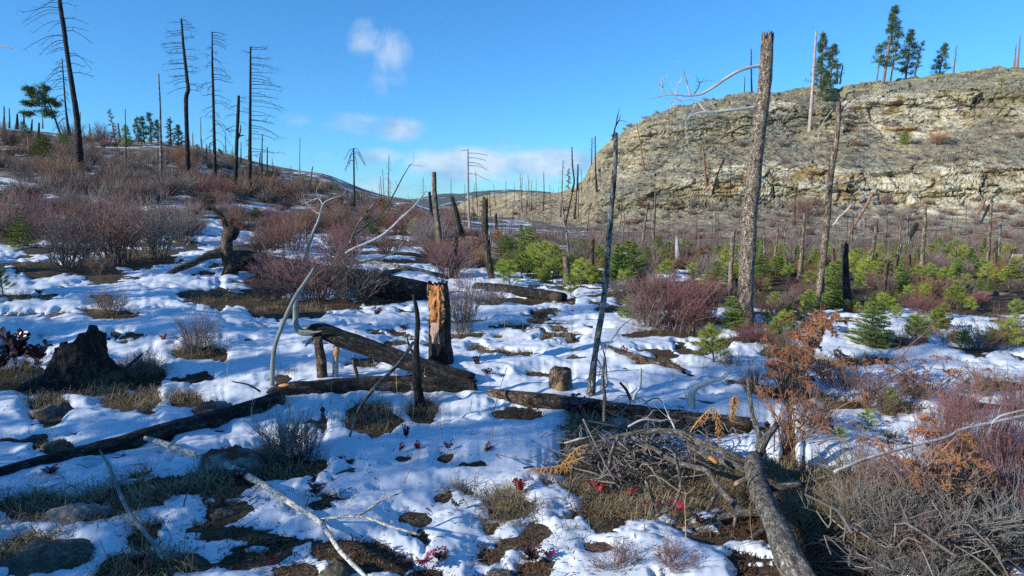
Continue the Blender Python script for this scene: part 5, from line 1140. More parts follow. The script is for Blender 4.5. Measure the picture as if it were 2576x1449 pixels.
brush_mass('hillside_brush', 'dark red-brown brush covering the left hillside', spots_of(250, lh), 'tw_red', 1.2, 1.0, 170, .016, 1)
brush_mass('dull_hillside_brush', 'dull grey-brown brush mixed over the left hillside', spots_of(260, lh), 'tw_grey', 1.2, .9, 150, .016, 2)
def bl():
    px, py = rng.uniform(-40, 1180), rng.uniform(515, 600); return None if snowy(px, py - 8) else G(px, py)
brush_mass('belt_brush', 'low purplish brush filling the belt across the left', spots_of(130, bl), 'tw_red', .7, .75, 260, .007, 3)
vspot = lambda: G(rng.uniform(1150, 2640), rng.uniform(594, 690))
brush_mass('valley_brush', 'low grey-brown brush over the right valley floor', spots_of(120, vspot), 'tw_grey', .5, .7, 150, .008, 4)
brush_mass('tan_valley_brush', 'low tan and rust brush over the right valley floor', spots_of(70, vspot), 'tw_tan', .5, .7, 130, .008, 7)
brush_mass('scree_brush', 'dry grey brush on the scree under the cliff', spots_of(90, lambda: C(rng.uniform(1150, 2640), rng.uniform(505, 610))), 'tw_grey', .6, .9, 100, .018, 5)
brush_mass('rust_scree_brush', 'dry rust-brown brush on the scree under the cliff', spots_of(60, lambda: C(rng.uniform(1150, 2640), rng.uniform(505, 610))), 'tw_red', .6, .9, 100, .018, 8)
brush_mass('ledge_brush', 'thin dry brush on the ledges of the cliff', spots_of(160, lambda: C(rng.uniform(1500, 2640), rng.uniform(250, 440))), 'tw_grey', .5, .9, 70, .018, 6)

# ---- young conifers
def needles(mb, base, dirs, length, w, mi=0, seed=0, curl=0.0):
    """thin blades from base points along dirs"""
    base = np.asarray(base, float); dirs = np.asarray(dirs, float); n = len(base); rr_ = np.random.RandomState(seed)
    d = dirs / (np.linalg.norm(dirs, axis=1, keepdims=True) + 1e-9); sd = np.cross(d, rr_.normal(size=(n, 3))); sd /= np.linalg.norm(sd, axis=1, keepdims=True) + 1e-9
    L = (length * rr_.uniform(.7, 1.15, n))[:, None]; tip = base + d * L; tip[:, 2] -= curl * L[:, 0]
    V = np.stack([base - sd * w, base + sd * w, tip], 1).reshape(-1, 3)
    mb.add(V, None, np.arange(n * 3).reshape(-1, 3), None, mi)
def fir(seed, wide=.42, nw=9):
    r_ = random.Random(seed); tr, cr_ = MB(), MB(); twig(tr, [[0, 0, -.03], [.01, 0, .5], [0, .01, 1.0]], .016, .003, 0, 5, [0, .5, 1])
    B, D = [], []
    for k in range(nw + 3):
        z = .06 + .90 * k / (nw + 2); L = wide * (1 - z) ** .8 + .03
        for q in range(7):
            a = q * 6.283 / 7 + k * .5 + r_.uniform(-.25, .25); l = L * r_.uniform(.75, 1.15); v = np.array([math.cos(a), math.sin(a), r_.uniform(.05, .4)]); p0 = np.array([0, 0, z + r_.uniform(-.02, .02)]); p1 = p0 + v * l
            twig(tr, [p0, (p0 + p1) / 2 + [0, 0, -.01], p1], .005, .002, 0, 3, [.3, .5, .8])
            m = max(4, int(l * 46))
            for s_ in range(m):
                t = (s_ + 1) / m; p = p0 + (p1 - p0) * t
                sv = np.array([-v[1], v[0], 0]) * (1 if s_ % 2 else -1)
                sl = l * .36 * (1 - t) + .03; tipv = v * .7 + sv * .8
                for f in np.linspace(0, 1, 4):
                    pb = p + tipv * sl * f
                    for e in range(3): B.append(pb); D.append(tipv + np.array([r_.gauss(0, .55), r_.gauss(0, .55), r_.gauss(.25, .4)]))
    needles(cr_, B, D, .050, .0055, 0, seed)
    return tr.mesh('trunk', M['greybark']), cr_.mesh('crown', M['fir'])
def ypine(seed, mt='pine_y', nb=15, tall=1.0):
    r_ = random.Random(seed); tr, cr_ = MB(), MB(); twig(tr, [[0, 0, -.03], [.015, .01, .5], [0, 0, .92]], .02, .007, 0, 5, [0, .5, 1])
    B, D = [], []
    tips = [(np.array([0, 0, .90]), np.array([0, 0, 1.]))]
    for k in range(nb):
        z = .16 + .66 * (k + r_.random()) / nb; a = k * 2.4; l = .36 * (1 - z * .75) * r_.uniform(.8, 1.2); v = np.array([math.cos(a), math.sin(a), .55]); p0 = np.array([0, 0, z]); p1 = p0 + v * l
        twig(tr, [p0, (p0 + p1) / 2 + [0, 0, -.02], p1], .009, .005, 0, 3, [.2, .5, .7]); tips.append((p1, v / np.linalg.norm(v)))
    for p, v in tips:
        for s_ in range(5):
            q = p - v * .035 * s_
            for e in range(26): B.append(q + v * r_.uniform(-.02, .02)); D.append(v * r_.uniform(.5, 1.2) + np.array([r_.gauss(0, .6), r_.gauss(0, .6), r_.gauss(0, .5)]))
    needles(cr_, B, D, .155, .0042, 0, seed, .06)
    return tr.mesh('trunk', M['greybark']), cr_.mesh('crown', M[mt])
FIRS = [fir(3, .40, 9), fir(5, .5, 8), fir(9, .33, 10)]; YP = [ypine(2), ypine(4, nb=12), ypine(8, nb=18)]
DEADY = ypine(15, 'rustneedle', 12)
def sapling(kind, px, py, h, label, group=None, loc=None, w=1.0):
    v = {'F': FIRS, 'P': YP, 'D': [DEADY]}[kind]; v = v[rng.randrange(len(v))]; b = G(px, py) if loc is None else loc; s = b[1] / FPX * h
    o = link('fir_sapling' if kind == 'F' else 'pine_sapling', None, None, b - np.array([0, 0, .02]), (rng.gauss(0, .09), rng.gauss(0, .09), rng.uniform(0, 6.28)), (s * w * rng.uniform(.85, 1.15), s * w * rng.uniform(.85, 1.15), s))
    link('trunk', v[0], o); link('crown', v[1], o); return tag(o, label, 'sapling', group)
for a in [('F', 1847, 832, 92, 'bright fir sapling at the foot of the thick flaky snag', 1.0), ('P', 1797, 925, 122, 'long-needled pine sapling on a bare stem in front of the flaky snag', 1.0), ('P', 1947, 782, 55, 'small pine sapling on patchy snow right of the flaky snag', 1.2), ('P', 2037, 785, 62, 'pine sapling at the foot of the second tallest snag', 1.1),
          ('F', 2087, 772, 112, 'tall slim fir sapling between the second tallest snag and the black scarred trunk', 1.0), ('F', 2187, 872, 128, 'widest bushy fir sapling on the right snow', 1.25), ('P', 2227, 795, 66, 'pine sapling behind the bushy fir', 1.1), ('P', 2300, 872, 95, 'pine sapling right of the bushy fir', 1.1), ('P', 2530, 888, 98, 'big pine sapling near the right edge', 1.2),
          ('P', 2417, 882, 62, 'small pine sapling left of the one near the right edge', 1.2), ('P', 2410, 785, 75, 'pine sapling in brush below the straight pale trunk', 1.1), ('F', 2270, 738, 76, 'narrow fir sapling beside the burnt stub', .8), ('P', 1365, 702, 108, 'large bright pine sapling in the centre valley', 1.25), ('P', 1342, 692, 88, 'bright pine sapling left of the large one', 1.2),
          ('P', 1395, 694, 84, 'bright pine sapling left of the tan barkless stump', 1.2), ('P', 1459, 722, 78, 'pine sapling between the tan stump and the narrow stump', 1.1), ('P', 1436, 748, 66, 'pine sapling at the foot of the tan barkless stump', 1.2), ('F', 1545, 708, 100, 'fir sapling right of the burnt leaning snag', 1.2), ('F', 1580, 694, 90, 'fir sapling behind the first right of the leaning snag', 1.1),
          ('F', 1582, 806, 70, 'dark fir sapling inside the grey bush', 1.0), ('F', 1279, 655, 66, 'fir sapling left of the large centre pine', 1.1), ('F', 1322, 642, 76, 'pointed fir sapling behind the centre pines', 1.1), ('F', 50, 622, 80, 'dark green fir sapling at the left edge', 1.0), ('P', 470, 582, 64, 'yellowish pine sapling above the upturned root', .8),
          ('F', 523, 527, 40, 'small round fir sapling high in the left brush', 1.2), ('P', 8, 748, 84, 'sparse pine sapling cut by the left edge', .9), ('P', 1042, 605, 58, 'yellow-green sapling below the far hills', 1.0), ('P', 969, 572, 42, 'olive sapling in brush behind the dead silver treetop', 1.1), ('P', 2183, 1085, 70, 'dark pine tuft half hidden behind the rust shrub', 1.1), ('P', 2237, 1040, 80, 'pine sapling rising behind the brambles', 1.0),
          ('P', 2110, 1120, 60, 'low pine tuft beside the treelet branches', 1.2), ('F', 163, 388, 50, 'green fir under the tallest dead conifer', 1.0), ('F', 110, 398, 60, 'dark fir on the hillside left of the tallest trunk', 1.1), ('F', 65, 318, 40, 'dark fir on the skyline at the far left', 1.2), ('D', 595, 600, 60, 'orange dead sapling right of the root horn', 1.0), ('D', 955, 540, 45, 'orange dead sapling before the dark far ridge', 1.1), ('D', 1255, 625, 50, 'rust-coloured dying sapling in the central valley', 1.0)]:
    sapling(a[0], a[1], a[2], a[3], a[4], None, None, a[5])
for k in range(166):
    px = rng.uniform(1250, 2570) if k < 150 else rng.uniform(560, 1200); py = rng.uniform(636, 724) if k < 150 else rng.uniform(540, 600)
    b = G(px, py); sapling('F' if rng.random() < .45 else 'P', px, py, rng.uniform(32, 62) * (.75 + .5 * (py - 640) / 80 if k < 150 else .6), 'small bright green conifer sapling scattered over the valley floor', 'saplings scattered over the valley floor', b, rng.uniform(.9, 1.3))
for k in range(30):
    px, py = rng.uniform(1880, 2570), rng.uniform(728, 870); sapling('F' if rng.random() < .3 else 'P', px, py, rng.uniform(36, 66), '', 'saplings scattered over the valley floor', None, rng.uniform(.9, 1.3))
for k in range(34):
    px, py = rng.uniform(1860, 2570), rng.uniform(715, 880); kk = rng.uniform(.7, 1.3); shrub(rng.choice(['tan', 'red', 'grey', 'tan', 'mag']), px, py, 75 * kk, 42 * kk, '', 'bushes on the right valley floor')
for k in range(26):   # dark little firs on the left ridge
    px = rng.uniform(640, 980); y0 = np.interp(px, [0, 460, 700, 950, 1020], [338, 376, 438, 508, 530]); b = G(px, y0 + rng.uniform(2, 16))
    sapling('F', px, y0, rng.uniform(12, 26), 'tiny dark fir on the far ridge left of the valley notch', 'little firs on the far ridge', b, 1.0)
sapling('F', 2275, 362, 36, 'single green fir on the ledge of the upper cliff', None, C(2275, 365), 1.1); sapling('P', 2520, 215, 20, 'small green pine near the rim at the far right', None, C(2520, 218), 1.3); sapling('P', 2250, 235, 12, 'tiny green shrub-like pine on the rim rock', None, C(2252, 236), 1.5)

# ---- mature pines
def pine(label, base, top_px, base_px, half, crown0, Yb, seed, lean=0.0, clumps=None, nt=170, group=None, dens=12, mt='pine_d'):
    """living pine; half = crown half width, photo units; crown0 = where the crown starts (0 foot .. 1 top)"""
    r_ = random.Random(seed); s = Yb / FPX; Hh = (base_px[1] - top_px[1]) * s; dx_ = (top_px[0] - base_px[0]) * s; w = half * s
    tr, cw = MB(), MB(); P = cr(np.array([[0, 0, -.3, .017 * Hh + .03], [dx_ * .45 + lean, 0, Hh * .5, .012 * Hh + .02], [dx_, 0, Hh, .02]]), 14); tube(tr, P[:, :3], P[:, 3], 7, .05, 6, seed)
    B, D = [], []
    def tuft(c, r, n):
        for e in range(n):
            v = np.array([r_.gauss(0, 1), r_.gauss(0, 1), r_.gauss(.3, .8)]); v /= np.linalg.norm(v); B.append(c + v * r * r_.uniform(0, .5)); D.append(v * r)
    def on(t): i = t * 13; i0 = min(int(i), 12); return P[i0, :3] + (P[i0 + 1, :3] - P[i0, :3]) * (i - i0)
    cl_ = []
    if clumps:
        for cx, cy, cr0 in clumps:
            c = np.array([(cx - base_px[0]) * s, r_.gauss(0, 1) * w * .4, (base_px[1] - cy) * s]); t = min(.95, max(.3, c[2] / Hh * .93)); p = on(t); twig(tr, [p, (p + c) / 2 + [0, 0, -.1], c], .05, .02)
            for q in range(int(9 * cr0 ** .5)): cl_.append(c + np.array([r_.gauss(0, cr0 * s * .6), r_.gauss(0, cr0 * s * .6), r_.gauss(0, cr0 * s * .3)]))
    else:
        nb = int(nt / 4.2)
        for k in range(nb):
            t = crown0 + (.98 - crown0) * (k + r_.random()) / nb; u = (t - crown0) / (1 - crown0); prof = (1 - u) ** .75 * min(1, .45 + u * 3.0) ; L = w * prof * r_.uniform(.55, 1.2) + .1
            a = r_.uniform(0, 6.28); p = on(t); e = p + np.array([math.cos(a) * L, math.sin(a) * L, L * r_.uniform(-.25, .35)]); twig(tr, [p, (p + e) / 2 - [0, 0, .06 * L], e], .02 * Hh / 8, .01)
            for q in range(5): cl_.append(p + (e - p) * r_.uniform(.35, 1.05) + np.array([r_.gauss(0, .12), r_.gauss(0, .12), r_.gauss(.05, .1)]) * (w * .35 + .2))
    for c in cl_: tuft(c, .17 * w + .13, dens)
    needles(cw, B, D, .12 * w + .14, .016 * w + .012, 0, seed)
    o = tag(link('pine_tree', None, None, base), label, 'tree', group); link('trunk', tr.mesh('trunk', M['redbark' if Yb > 90 else 'dkbrown']), o); link('crown', cw.mesh('crown', M[mt]), o); return o
def rimpine(label, top, bot, half, c0, seed, nt=190):
    (tx, ty), (bx_, by_) = T(2, 0, top, bot); b = C(bx_, by_ + 1); pine(label, b, (tx, ty), (bx_, by_), half, c0, b[1], seed, nt=nt)
rimpine('tallest green pine on the cliff rim', (1570, 80), (1510, 625), 36, .24, 1, 300)
rimpine('second green pine on the rim, right of the tallest', (1700, 250), (1678, 615), 31, .2, 2, 230)
rimpine('slim ragged pine on the rim behind the second one', (1795, 315), (1748, 575), 13, .15, 3, 90)
rimpine('bare-trunked leaning pine between the two largest on the rim', (1600, 340), (1565, 628), 16, .45, 4, 70)
rimpine('lone small pine on the rim farther right', (1965, 345), (1928, 600), 24, .16, 5, 170)
rimpine('left green pine behind the bleached white pole tree', (1035, 275), (1035, 690), 31, .06, 6, 260)
rimpine('right green pine of the pair by the rock cleft', (1130, 338), (1112, 640), 27, .10, 7, 220)
rimpine('dark bushy pine low in the rock cleft', (1075, 560), (1075, 760), 24, .02, 8, 170)
def hillpine(label, top, bot, half, c0, seed, nt=110, **kw):
    (tx, ty), (bx_, by_) = T(0, 0, top, bot); b = G(bx_, by_); b = b if b[1] < 180 else at(bx_, by_, 100.0); pine(label, b, (tx, ty), (bx_, by_), half, c0, b[1], seed, nt=nt, **kw)
hillpine('leaning green pine with tufted crown on the far left skyline', (350, 600), (470, 985), 36, .5, 11, clumps=[(T(0, 0, (x, y))[0] + (r,)) for x, y, r in [(400, 612, 9), (345, 640, 14), (285, 615, 10), (270, 648, 9), (400, 690, 14), (300, 712, 14), (255, 715, 9), (430, 715, 9), (345, 765, 13), (290, 795, 12), (385, 790, 12), (360, 690, 12)]], dens=16)
hillpine('slender sparse young pine on the left ridge', (840, 830), (865, 1050), 11, .1, 12, 80)
hillpine('round pale green pine on the left ridge behind a thin snag', (950, 890), (960, 1045), 17, .1, 13, 120, mt='fir')
for k, (tx, bx_, ty, h2) in enumerate([(1040, 1045, 895, 15), (1085, 1090, 890, 18), (1140, 1145, 858, 19), (1195, 1190, 915, 16)]):
    hillpine(['leftmost of the four clustered pines on the left ridge', 'second of the four clustered ridge pines', 'tallest of the four clustered ridge pines', 'rightmost of the four clustered ridge pines'][k], (tx, ty), (bx_, 1085), h2, .12, 14 + k, 130)
hillpine('dark ridge pine just left of the kinked conifer', (1290, 905), (1290, 1100), 13, .1, 19, 100); hillpine('rounded dark pine touching the kinked conifer trunk', (1345, 955), (1350, 1110), 18, .1, 20, 130)
hillpine('small bright pine on the ridge right of the kinked conifer', (1490, 1095), (1490, 1150), 10, .05, 21, 60, mt='fir')
hillpine('dark pine on the ridge left of the one-sided conifer', (1665, 1130), (1665, 1200), 12, .05, 22, 70)
b = C(1428, 468); pine('small dark pine by the bent snag left of the cliff', b, (1430, 428), (1429, 478), 7, .1, b[1], 23, nt=60)
# trees standing just beyond the left edge, whose shade dapples the snow
for k, (x, y, h_, hw) in enumerate([(-11.5, -1.2, 4.4, 1.3), (-12.0, .3, 4.7, 1.3), (-11.3, 1.9, 4.3, 1.3), (-12.2, 3.6, 4.5, 1.2), (-16.0, -1.6, 10.2, 1.7), (-18.0, 3.0, 9.8, 1.6), (-15.5, 5.2, 5.6, 1.5), (-16.5, 7.6, 6.4, 1.6), (-19.0, 10.0, 7.0, 1.8), (-22.0, -5.0, 11.0, 1.6)]):
    z = float(ground_z(x, y)[0]); s0 = 10 / FPX
    pine(f'green pine beyond the left edge of the view, {["first", "second", "third", "fourth", "fifth", "sixth", "seventh", "eighth", "ninth", "tenth"][k]} of ten', np.array([x, y, z]), (0, 0), (0, h_ / s0), hw / s0, .25, 10.0, 60 + k, nt=140, group='pines beyond the left edge', dens=9)
lZ = [(-60, -60), (-64, 120), (-70, 520)]
snag('charred_conifer', 'dead tree beyond the left edge whose bare twig reaches into the sky', lZ, [8, 10, 14], CH, 26, None, [([(-62, 118), (-20, 117), (10, 117), (30, 122), (48, 126)], [4, 3, 2.4, 2, 1], 'silver', (5, .35, .006))], .1, 8, seed=333)

# ---- thin snags over the valley
def unit_snag(seed, m, tw=14):
    r_ = random.Random(seed); mb = MB(); k = r_.uniform(-.03, .03)
    P = cr([[0, 0, -.02], [k, r_.uniform(-.02, .02), .5], [k * 1.5, 0, 1.0]], 9); tube(mb, P, np.linspace(.013, .005, 9), 6, .1, 20, seed)
    for q in range(tw):
        z = r_.uniform(.35, .97); a = r_.uniform(0, 6.28); l = .13 * (1.1 - z) + .02; p = np.array([np.interp(z, P[:, 2], P[:, 0]), 0, z]); twig(mb, [p, p + np.array([math.cos(a) * l * .6, math.sin(a) * l * .6, .01]), p + np.array([math.cos(a) * l, math.sin(a) * l, -.03])], .0022, .001)
    return mb.mesh('valley_snag', M[m])
US = [unit_snag(1, CH), unit_snag(2, CH, 4), unit_snag(3, 'char_grey', 20), unit_snag(4, 'brown', 3), unit_snag(5, 'greybark', 10)]
def vs(px, py, h, w=1.0, lab='thin dead pole tree standing on the valley floor', grp='dead pole trees over the valley', loc=None, mesh=None):
    b = G(px, py) if loc is None else loc; s = b[1] / FPX * h
    tag(link('valley_snag', mesh or rng.choice(US), None, b, (rng.gauss(0, .04), rng.gauss(0, .04), rng.uniform(0, 6.28)), (s * w, s * w, s)), lab, 'snag', grp)
for x, y0, y1 in [(350, 1180, 1600), (330, 1275, 1580), (312, 1310, 1560), (290, 1370, 1570), (240, 1390, 1550), (370, 1360, 1600), (830, 1360, 1640), (1657, 1215, 1640), (1525, 1300, 1590), (1585, 1390, 1560), (1370, 1310, 1600), (1355, 1340, 1580), (1395, 1370, 1560), (1405, 1360, 1550), (1420, 1325, 1590), (1310, 1380, 1540), (1245, 1360, 1560), (1160, 1390, 1560), (1812, 1280, 1460), (615, 1340, 1620), (1100, 1440, 1580), (1340, 1400, 1500), (1200, 1430, 1500), (1450, 1440, 1530), (1640, 1400, 1500), (1690, 1410, 1480)]:
    (px, ya), (_, yb) = T(1, 0, (x, y0), (x, y1)); vs(px, yb, yb - ya, 1.1, 'thin bare snag rising to the skyline of the low middle ridge', 'snags along the middle ridge', C(px, yb) if px > 1150 else G(px, max(yb, 528)))
for k in range(34): px = rng.uniform(1160, 1560); py = rng.uniform(520, 585); vs(px, py, rng.uniform(35, 95), 1.0, 'thin bare snag on the brown slope beneath the cliff corner', 'snags on the middle slope', C(px, py))
for k in range(40): px = rng.uniform(1000, 1700); py = rng.uniform(585, 632); vs(px, py, rng.uniform(30, 85), 1.1)
for k in range(56): px = rng.uniform(1600, 2570); py = rng.uniform(610, 680); vs(px, py, rng.uniform(40, 120), .8, 'thin grey pole among the trunks at the cliff foot', 'poles at the cliff foot')
for k in range(40): px = rng.uniform(0, 700); py = np.interp(px, [0, 200, 460, 700], [338, 346, 376, 436]) + rng.uniform(2, 26); vs(px, py, rng.uniform(16, 52), 1.5, '', 'snags on the left ridge')
for k in range(26): px = rng.uniform(700, 1020); py = np.interp(px, [460, 700, 950, 1020], [378, 440, 509, 530]) + rng.uniform(2, 22); vs(px, py, rng.uniform(14, 36), 1.6, 'tiny dark snag on the far ridge left of the valley notch', 'snags on the far ridge')
for k in range(34): px = rng.uniform(1520, 2570); py = rng.uniform(470, 600); vs(px, py, rng.uniform(30, 90), .9, 'thin bare snag on the scree below the cliff', 'snags on the scree', C(px, py))
for k in range(14): px = rng.uniform(1560, 2500); py = rng.uniform(290, 440); vs(px, py, rng.uniform(22, 50), .9, 'thin bare snag on the ledges of the cliff', 'snags on the cliff ledges', C(px, py), rng.choice([US[3], US[4]]))
mb = MB()
for k in range(420):
    px, py = (rng.uniform(1230, 1560), rng.uniform(596, 625)) if k < 230 else (rng.uniform(1560, 2450), rng.uniform(612, 655)); b = G(px, py); h_ = rng.uniform(22, 52) * b[1] / FPX
    d = np.array([rng.gauss(0, .05), rng.gauss(0, .05), 1]) * h_; twig(mb, [b, b + d * .5 + rng.gauss(0, .02), b + d], .020, .008, 0, 3, [.1, .5, .9])
setting(link('pole_thicket', mb.mesh('pole_thicket', M['tw_bramble'])), 'stuff', 'thicket of thin pale leafless poles on the valley floor')

# ---- rust-coloured seed-head shrubs
def head_mesh(seed):
    r_ = random.Random(seed); mb = MB(); B, D = [], []
    P = cr([[0, 0, 0], [.25, 0, .12], [.6, 0, .0], [1.0, 0, -.38]], 9)
    twig(mb, P, .02, .008)
    for k in range(26):
        t = r_.uniform(.05, 1); i = t * 8; i0 = min(int(i), 7); p = P[i0] + (P[i0 + 1] - P[i0]) * (i - i0); l = .34 * (1 - t) + .10
        v = np.array([.5, r_.gauss(0, .7), r_.gauss(.0, .6)]); v /= np.linalg.norm(v); e = p + v * l; twig(mb, [p, e], .008, .004)
        for q in range(34):
            f = r_.uniform(.1, 1.05); B.append(p + (e - p) * f); D.append(v * .4 + np.array([r_.gauss(0, .6), r_.gauss(0, .6), r_.gauss(0, .6)]))
    needles(mb, B, D, .11, .017, 0, seed); return mb.mesh('seed_head', M['rust'])
HM = [head_mesh(1), head_mesh(2), head_mesh(3)]
def panicle_shrub(label, base, heads, size, seed, m='tw_tan', dyr=.5):
    r_ = random.Random(seed); b = G(*base); o = tag(link('seed_head_shrub', None, None, b), label, 'shrub'); mb = MB()
    heads = list(heads) + [(hx + r_.gauss(0, 16), hy + r_.gauss(2, 13)) for hx, hy in heads]
    for k, (hx, hy) in enumerate(heads):
        Yh = b[1] + r_.uniform(-dyr, dyr) * .7; e = at(hx, hy, Yh) - b; st = np.array([r_.gauss(0, .08), r_.gauss(0, .08), -.05]); mid = st * .5 + e * .5 + np.array([r_.gauss(0, .05), r_.gauss(0, .05), .10 * np.linalg.norm(e)])
        P = cr([st, mid, e], 8); twig(mb, P, .006, .0025, 0, 4, np.linspace(0, .9, 8)); limb_twigs(mb, P, 5, .22, .0025, seed * 9 + k, .3)
        sz = size * 1.25 * b[1] / FPX * r_.uniform(.65, 1.2); h_ = link('seed_head', HM[k % 3], o, e, (r_.uniform(-.5, .5), r_.uniform(-.3, .5), r_.choice([0, 0, .5, -.5, 2.6]) + r_.gauss(0, .4)), (sz, sz, sz))
    link('stems', mb.mesh('stems', M[m]), o)
    return o
t22 = lambda L: [(1717.33 + x / 3, 966 + y / 3) for x, y in L]
panicle_shrub('shrub with drooping rust seed heads over the right brambles', (2330, 1330), t22([(1640, 590), (1720, 370), (1800, 620), (1920, 570), (2010, 590), (2060, 400), (2060, 480), (2100, 760), (2220, 640), (1950, 690), (1850, 380), (2170, 830), (1700, 600), (2080, 540), (2130, 860), (1940, 640), (2000, 690), (1560, 480), (1500, 460), (2250, 690), (1690, 700), (1900, 480)]), 34, 5)
panicle_shrub('rust-flowered dry shrub in front of the bushy fir', (1975, 1130), t22([(1000, 240), (860, 120), (720, 280), (1160, 420), (1080, 480), (830, 340), (560, 80), (620, 20), (780, 60), (950, 30), (690, 130), (1040, 340), (1250, 290), (1330, 120)]), 24, 6)
tt = lambda L: [(1717.33 + x / 3, 483 + y / 3) for x, y in L]
r2 = random.Random(44)
panicle_shrub('tall rust-brown seed-head shrub on the right snow', (1990, 1000), tt([(600, 1090), (640, 1290), (700, 1220), (760, 1180), (820, 1100), (860, 1180), (900, 1240), (930, 1120), (960, 1180), (900, 960), (920, 1020), (820, 1250), (760, 1290), (880, 1330), (960, 1290), (820, 1380), (900, 1410), (760, 1400), (1000, 1060), (980, 1010), (1040, 1000), (1090, 1010), (680, 1190), (720, 1330), (1140, 1220), (1180, 1300), (860, 1060), (800, 1160), (840, 1220), (940, 1350)]), 34, 7, 'tw_tan', .8)
panicle_shrub('rusty seed-head shrub behind the bushy fir sapling', (2060, 830), tt([(950, 930), (1000, 900), (1040, 940), (1090, 960), (1120, 1000), (1020, 990), (1060, 1040), (1150, 1050), (930, 970), (980, 950), (1130, 920)]), 26, 8, 'tw_tan', .8)
panicle_shrub('low rusty twigs on the right snow beside the seed-head shrub', (2160, 1020), tt([(1350, 1270), (1270, 1330), (1310, 1290), (1650, 1280), (1190, 1310), (1420, 1380), (1660, 1410), (1990, 1260), (1870, 1010)]), 16, 9)
panicle_shrub('loose rust seed-head shrub spreading over the far right snow', (2330, 1010), [(2200, 905), (2235, 930), (2260, 895), (2290, 940), (2310, 905), (2340, 935), (2365, 900), (2390, 945), (2420, 920), (2450, 950), (2270, 965), (2330, 970), (2400, 975), (2480, 930)], 18, 10, 'tw_tan', .8)
for k, (kd, px, py, w, h, lab) in enumerate([('tan', 1900, 1000, 110, 95, 'thin tan twigs left of the tall rust shrub'), ('tan', 2120, 985, 130, 100, 'thin tan twigs right of the tall rust shrub'), ('red', 2215, 1040, 140, 105, 'sparse red-brown twigs on snow behind the pine tuft'), ('mag', 2400, 1070, 150, 120, 'wine-red twigs behind the long silver branch'), ('tan', 2470, 1000, 130, 90, 'sparse tan twigs on the far right snow'), ('red', 2550, 1060, 150, 140, 'red-brown whips at the right edge above the silver fork'), ('grey', 1840, 930, 80, 60, 'wispy grey twigs right of the brown snow log')]): shrub(kd, px, py, w, h, lab, None, None, True)
# dry fern fronds
def fern(label, pts, Y, seed):
    r_ = random.Random(seed); mb = MB(); P = np.array([at(x, y, Y) for x, y in pts]); Q = cr(P, 40); twig(mb, Q, .005, .002, 0, 4)
    o = P[0]
    for k in range(6, 40):
        L = .055 * math.sin(min(1, (k - 4) / 34) * math.pi) + .02
        for sd in (-1, 1):
            p = Q[k]; v = np.array([sd * .35 + r_.gauss(0, .2), r_.gauss(0, .5), -1.0]); v /= np.linalg.norm(v)
            R_ = cr([p, p + v * L * .5 + [sd * .012, 0, 0], p + v * L + [r_.gauss(0, .012), r_.gauss(0, .012), .004]], 5); twig(mb, R_, .003, .002, 0, 4)
    tag(link('dry_fern', mb.mesh('dry_fern', M['fern'], o), None, o), label, 'fern')
fern('curled golden dry fern frond hanging over the dark log', [(1731, 1094), (1760, 1055), (1785, 1030), (1797, 1028), (1805, 1050), (1810, 1085), (1806, 1112)], 5.0, 1)
fern('second golden dry fern tip right of the hanging frond', [(1838, 1040), (1845, 1010), (1850, 995), (1846, 1020), (1840, 1055)], 5.3, 2)
fern('dull orange fern frond lying at the left end of the branch pile', [(1470, 1150), (1440, 1160), (1400, 1172), (1340, 1180), (1328, 1185)], 4.75, 3)
fern('orange fern frond drooping inside the branch pile', [(1480, 1120), (1455, 1125), (1430, 1150), (1410, 1175)], 4.85, 4)

# ---- low plants with red leaves
def leafplant(seed, m, nst=7, upright=.5):
    r_ = random.Random(seed); st, lf = MB(), MB()
    for k in range(nst):
        a = r_.uniform(0, 6.28); e = np.array([math.cos(a) * (1 - upright), math.sin(a) * (1 - upright), .35 + upright * r_.uniform(.3, .8)]) * r_.uniform(.6, 1.1)
        P = cr([[0, 0, -.05], e * .5 + [0, 0, .12], e], 7); twig(st, P, .016, .008, 0, 3)
        for q in range(2, 7):
            for sd in (-1, 1):
                d = P[min(q + 1, 6)] - P[q - 1]; d /= np.linalg.norm(d) + 1e-9; sv = np.cross(d, [0, 0, 1.]); sv /= np.linalg.norm(sv) + 1e-9
                v = sv * sd + d * .5 + np.array([r_.gauss(0, .25), r_.gauss(0, .25), r_.gauss(.1, .3)]); v /= np.linalg.norm(v); L = r_.uniform(.17, .28); n = np.cross(v, d); n /= np.linalg.norm(n) + 1e-9; w = np.cross(n, v) * L * .3; p = P[q]
                V = np.array([p, p + v * L * .35 + w + n * .03, p + v * L * .35 - w + n * .03, p + v * L * .75 + w * .75 + n * .02, p + v * L * .75 - w * .75 + n * .02, p + v * L * .5, p + v * L])
                lf.add(V, None, [[0, 1, 5], [0, 5, 2], [1, 3, 5], [2, 5, 4], [3, 6, 5], [4, 5, 6]], V * 3 + r_.random())
    return st.mesh('stems', M['tw_red']), lf.mesh('leaves', M[m])
LP = {'maroon': [leafplant(1, 'maroon'), leafplant(2, 'maroon', 9), leafplant(3, 'maroon', 6, .7)], 'crimson': [leafplant(4, 'crimson'), leafplant(5, 'crimson', 6)], 'olive': [leafplant(6, 'olive', 5)]}
def lp(m, px, py, size, label, hgt=1.0):
    b = G(px, py); v = rng.choice(LP[m]); s = b[1] / FPX * size * .62
    o = link('leafy_plant', None, None, b + np.array([0, 0, .03]), (0, 0, rng.uniform(0, 6.28)), (s, s, s * hgt)); link('stems', v[0], o); link('leaves', v[1], o); tag(o, label, 'plant')
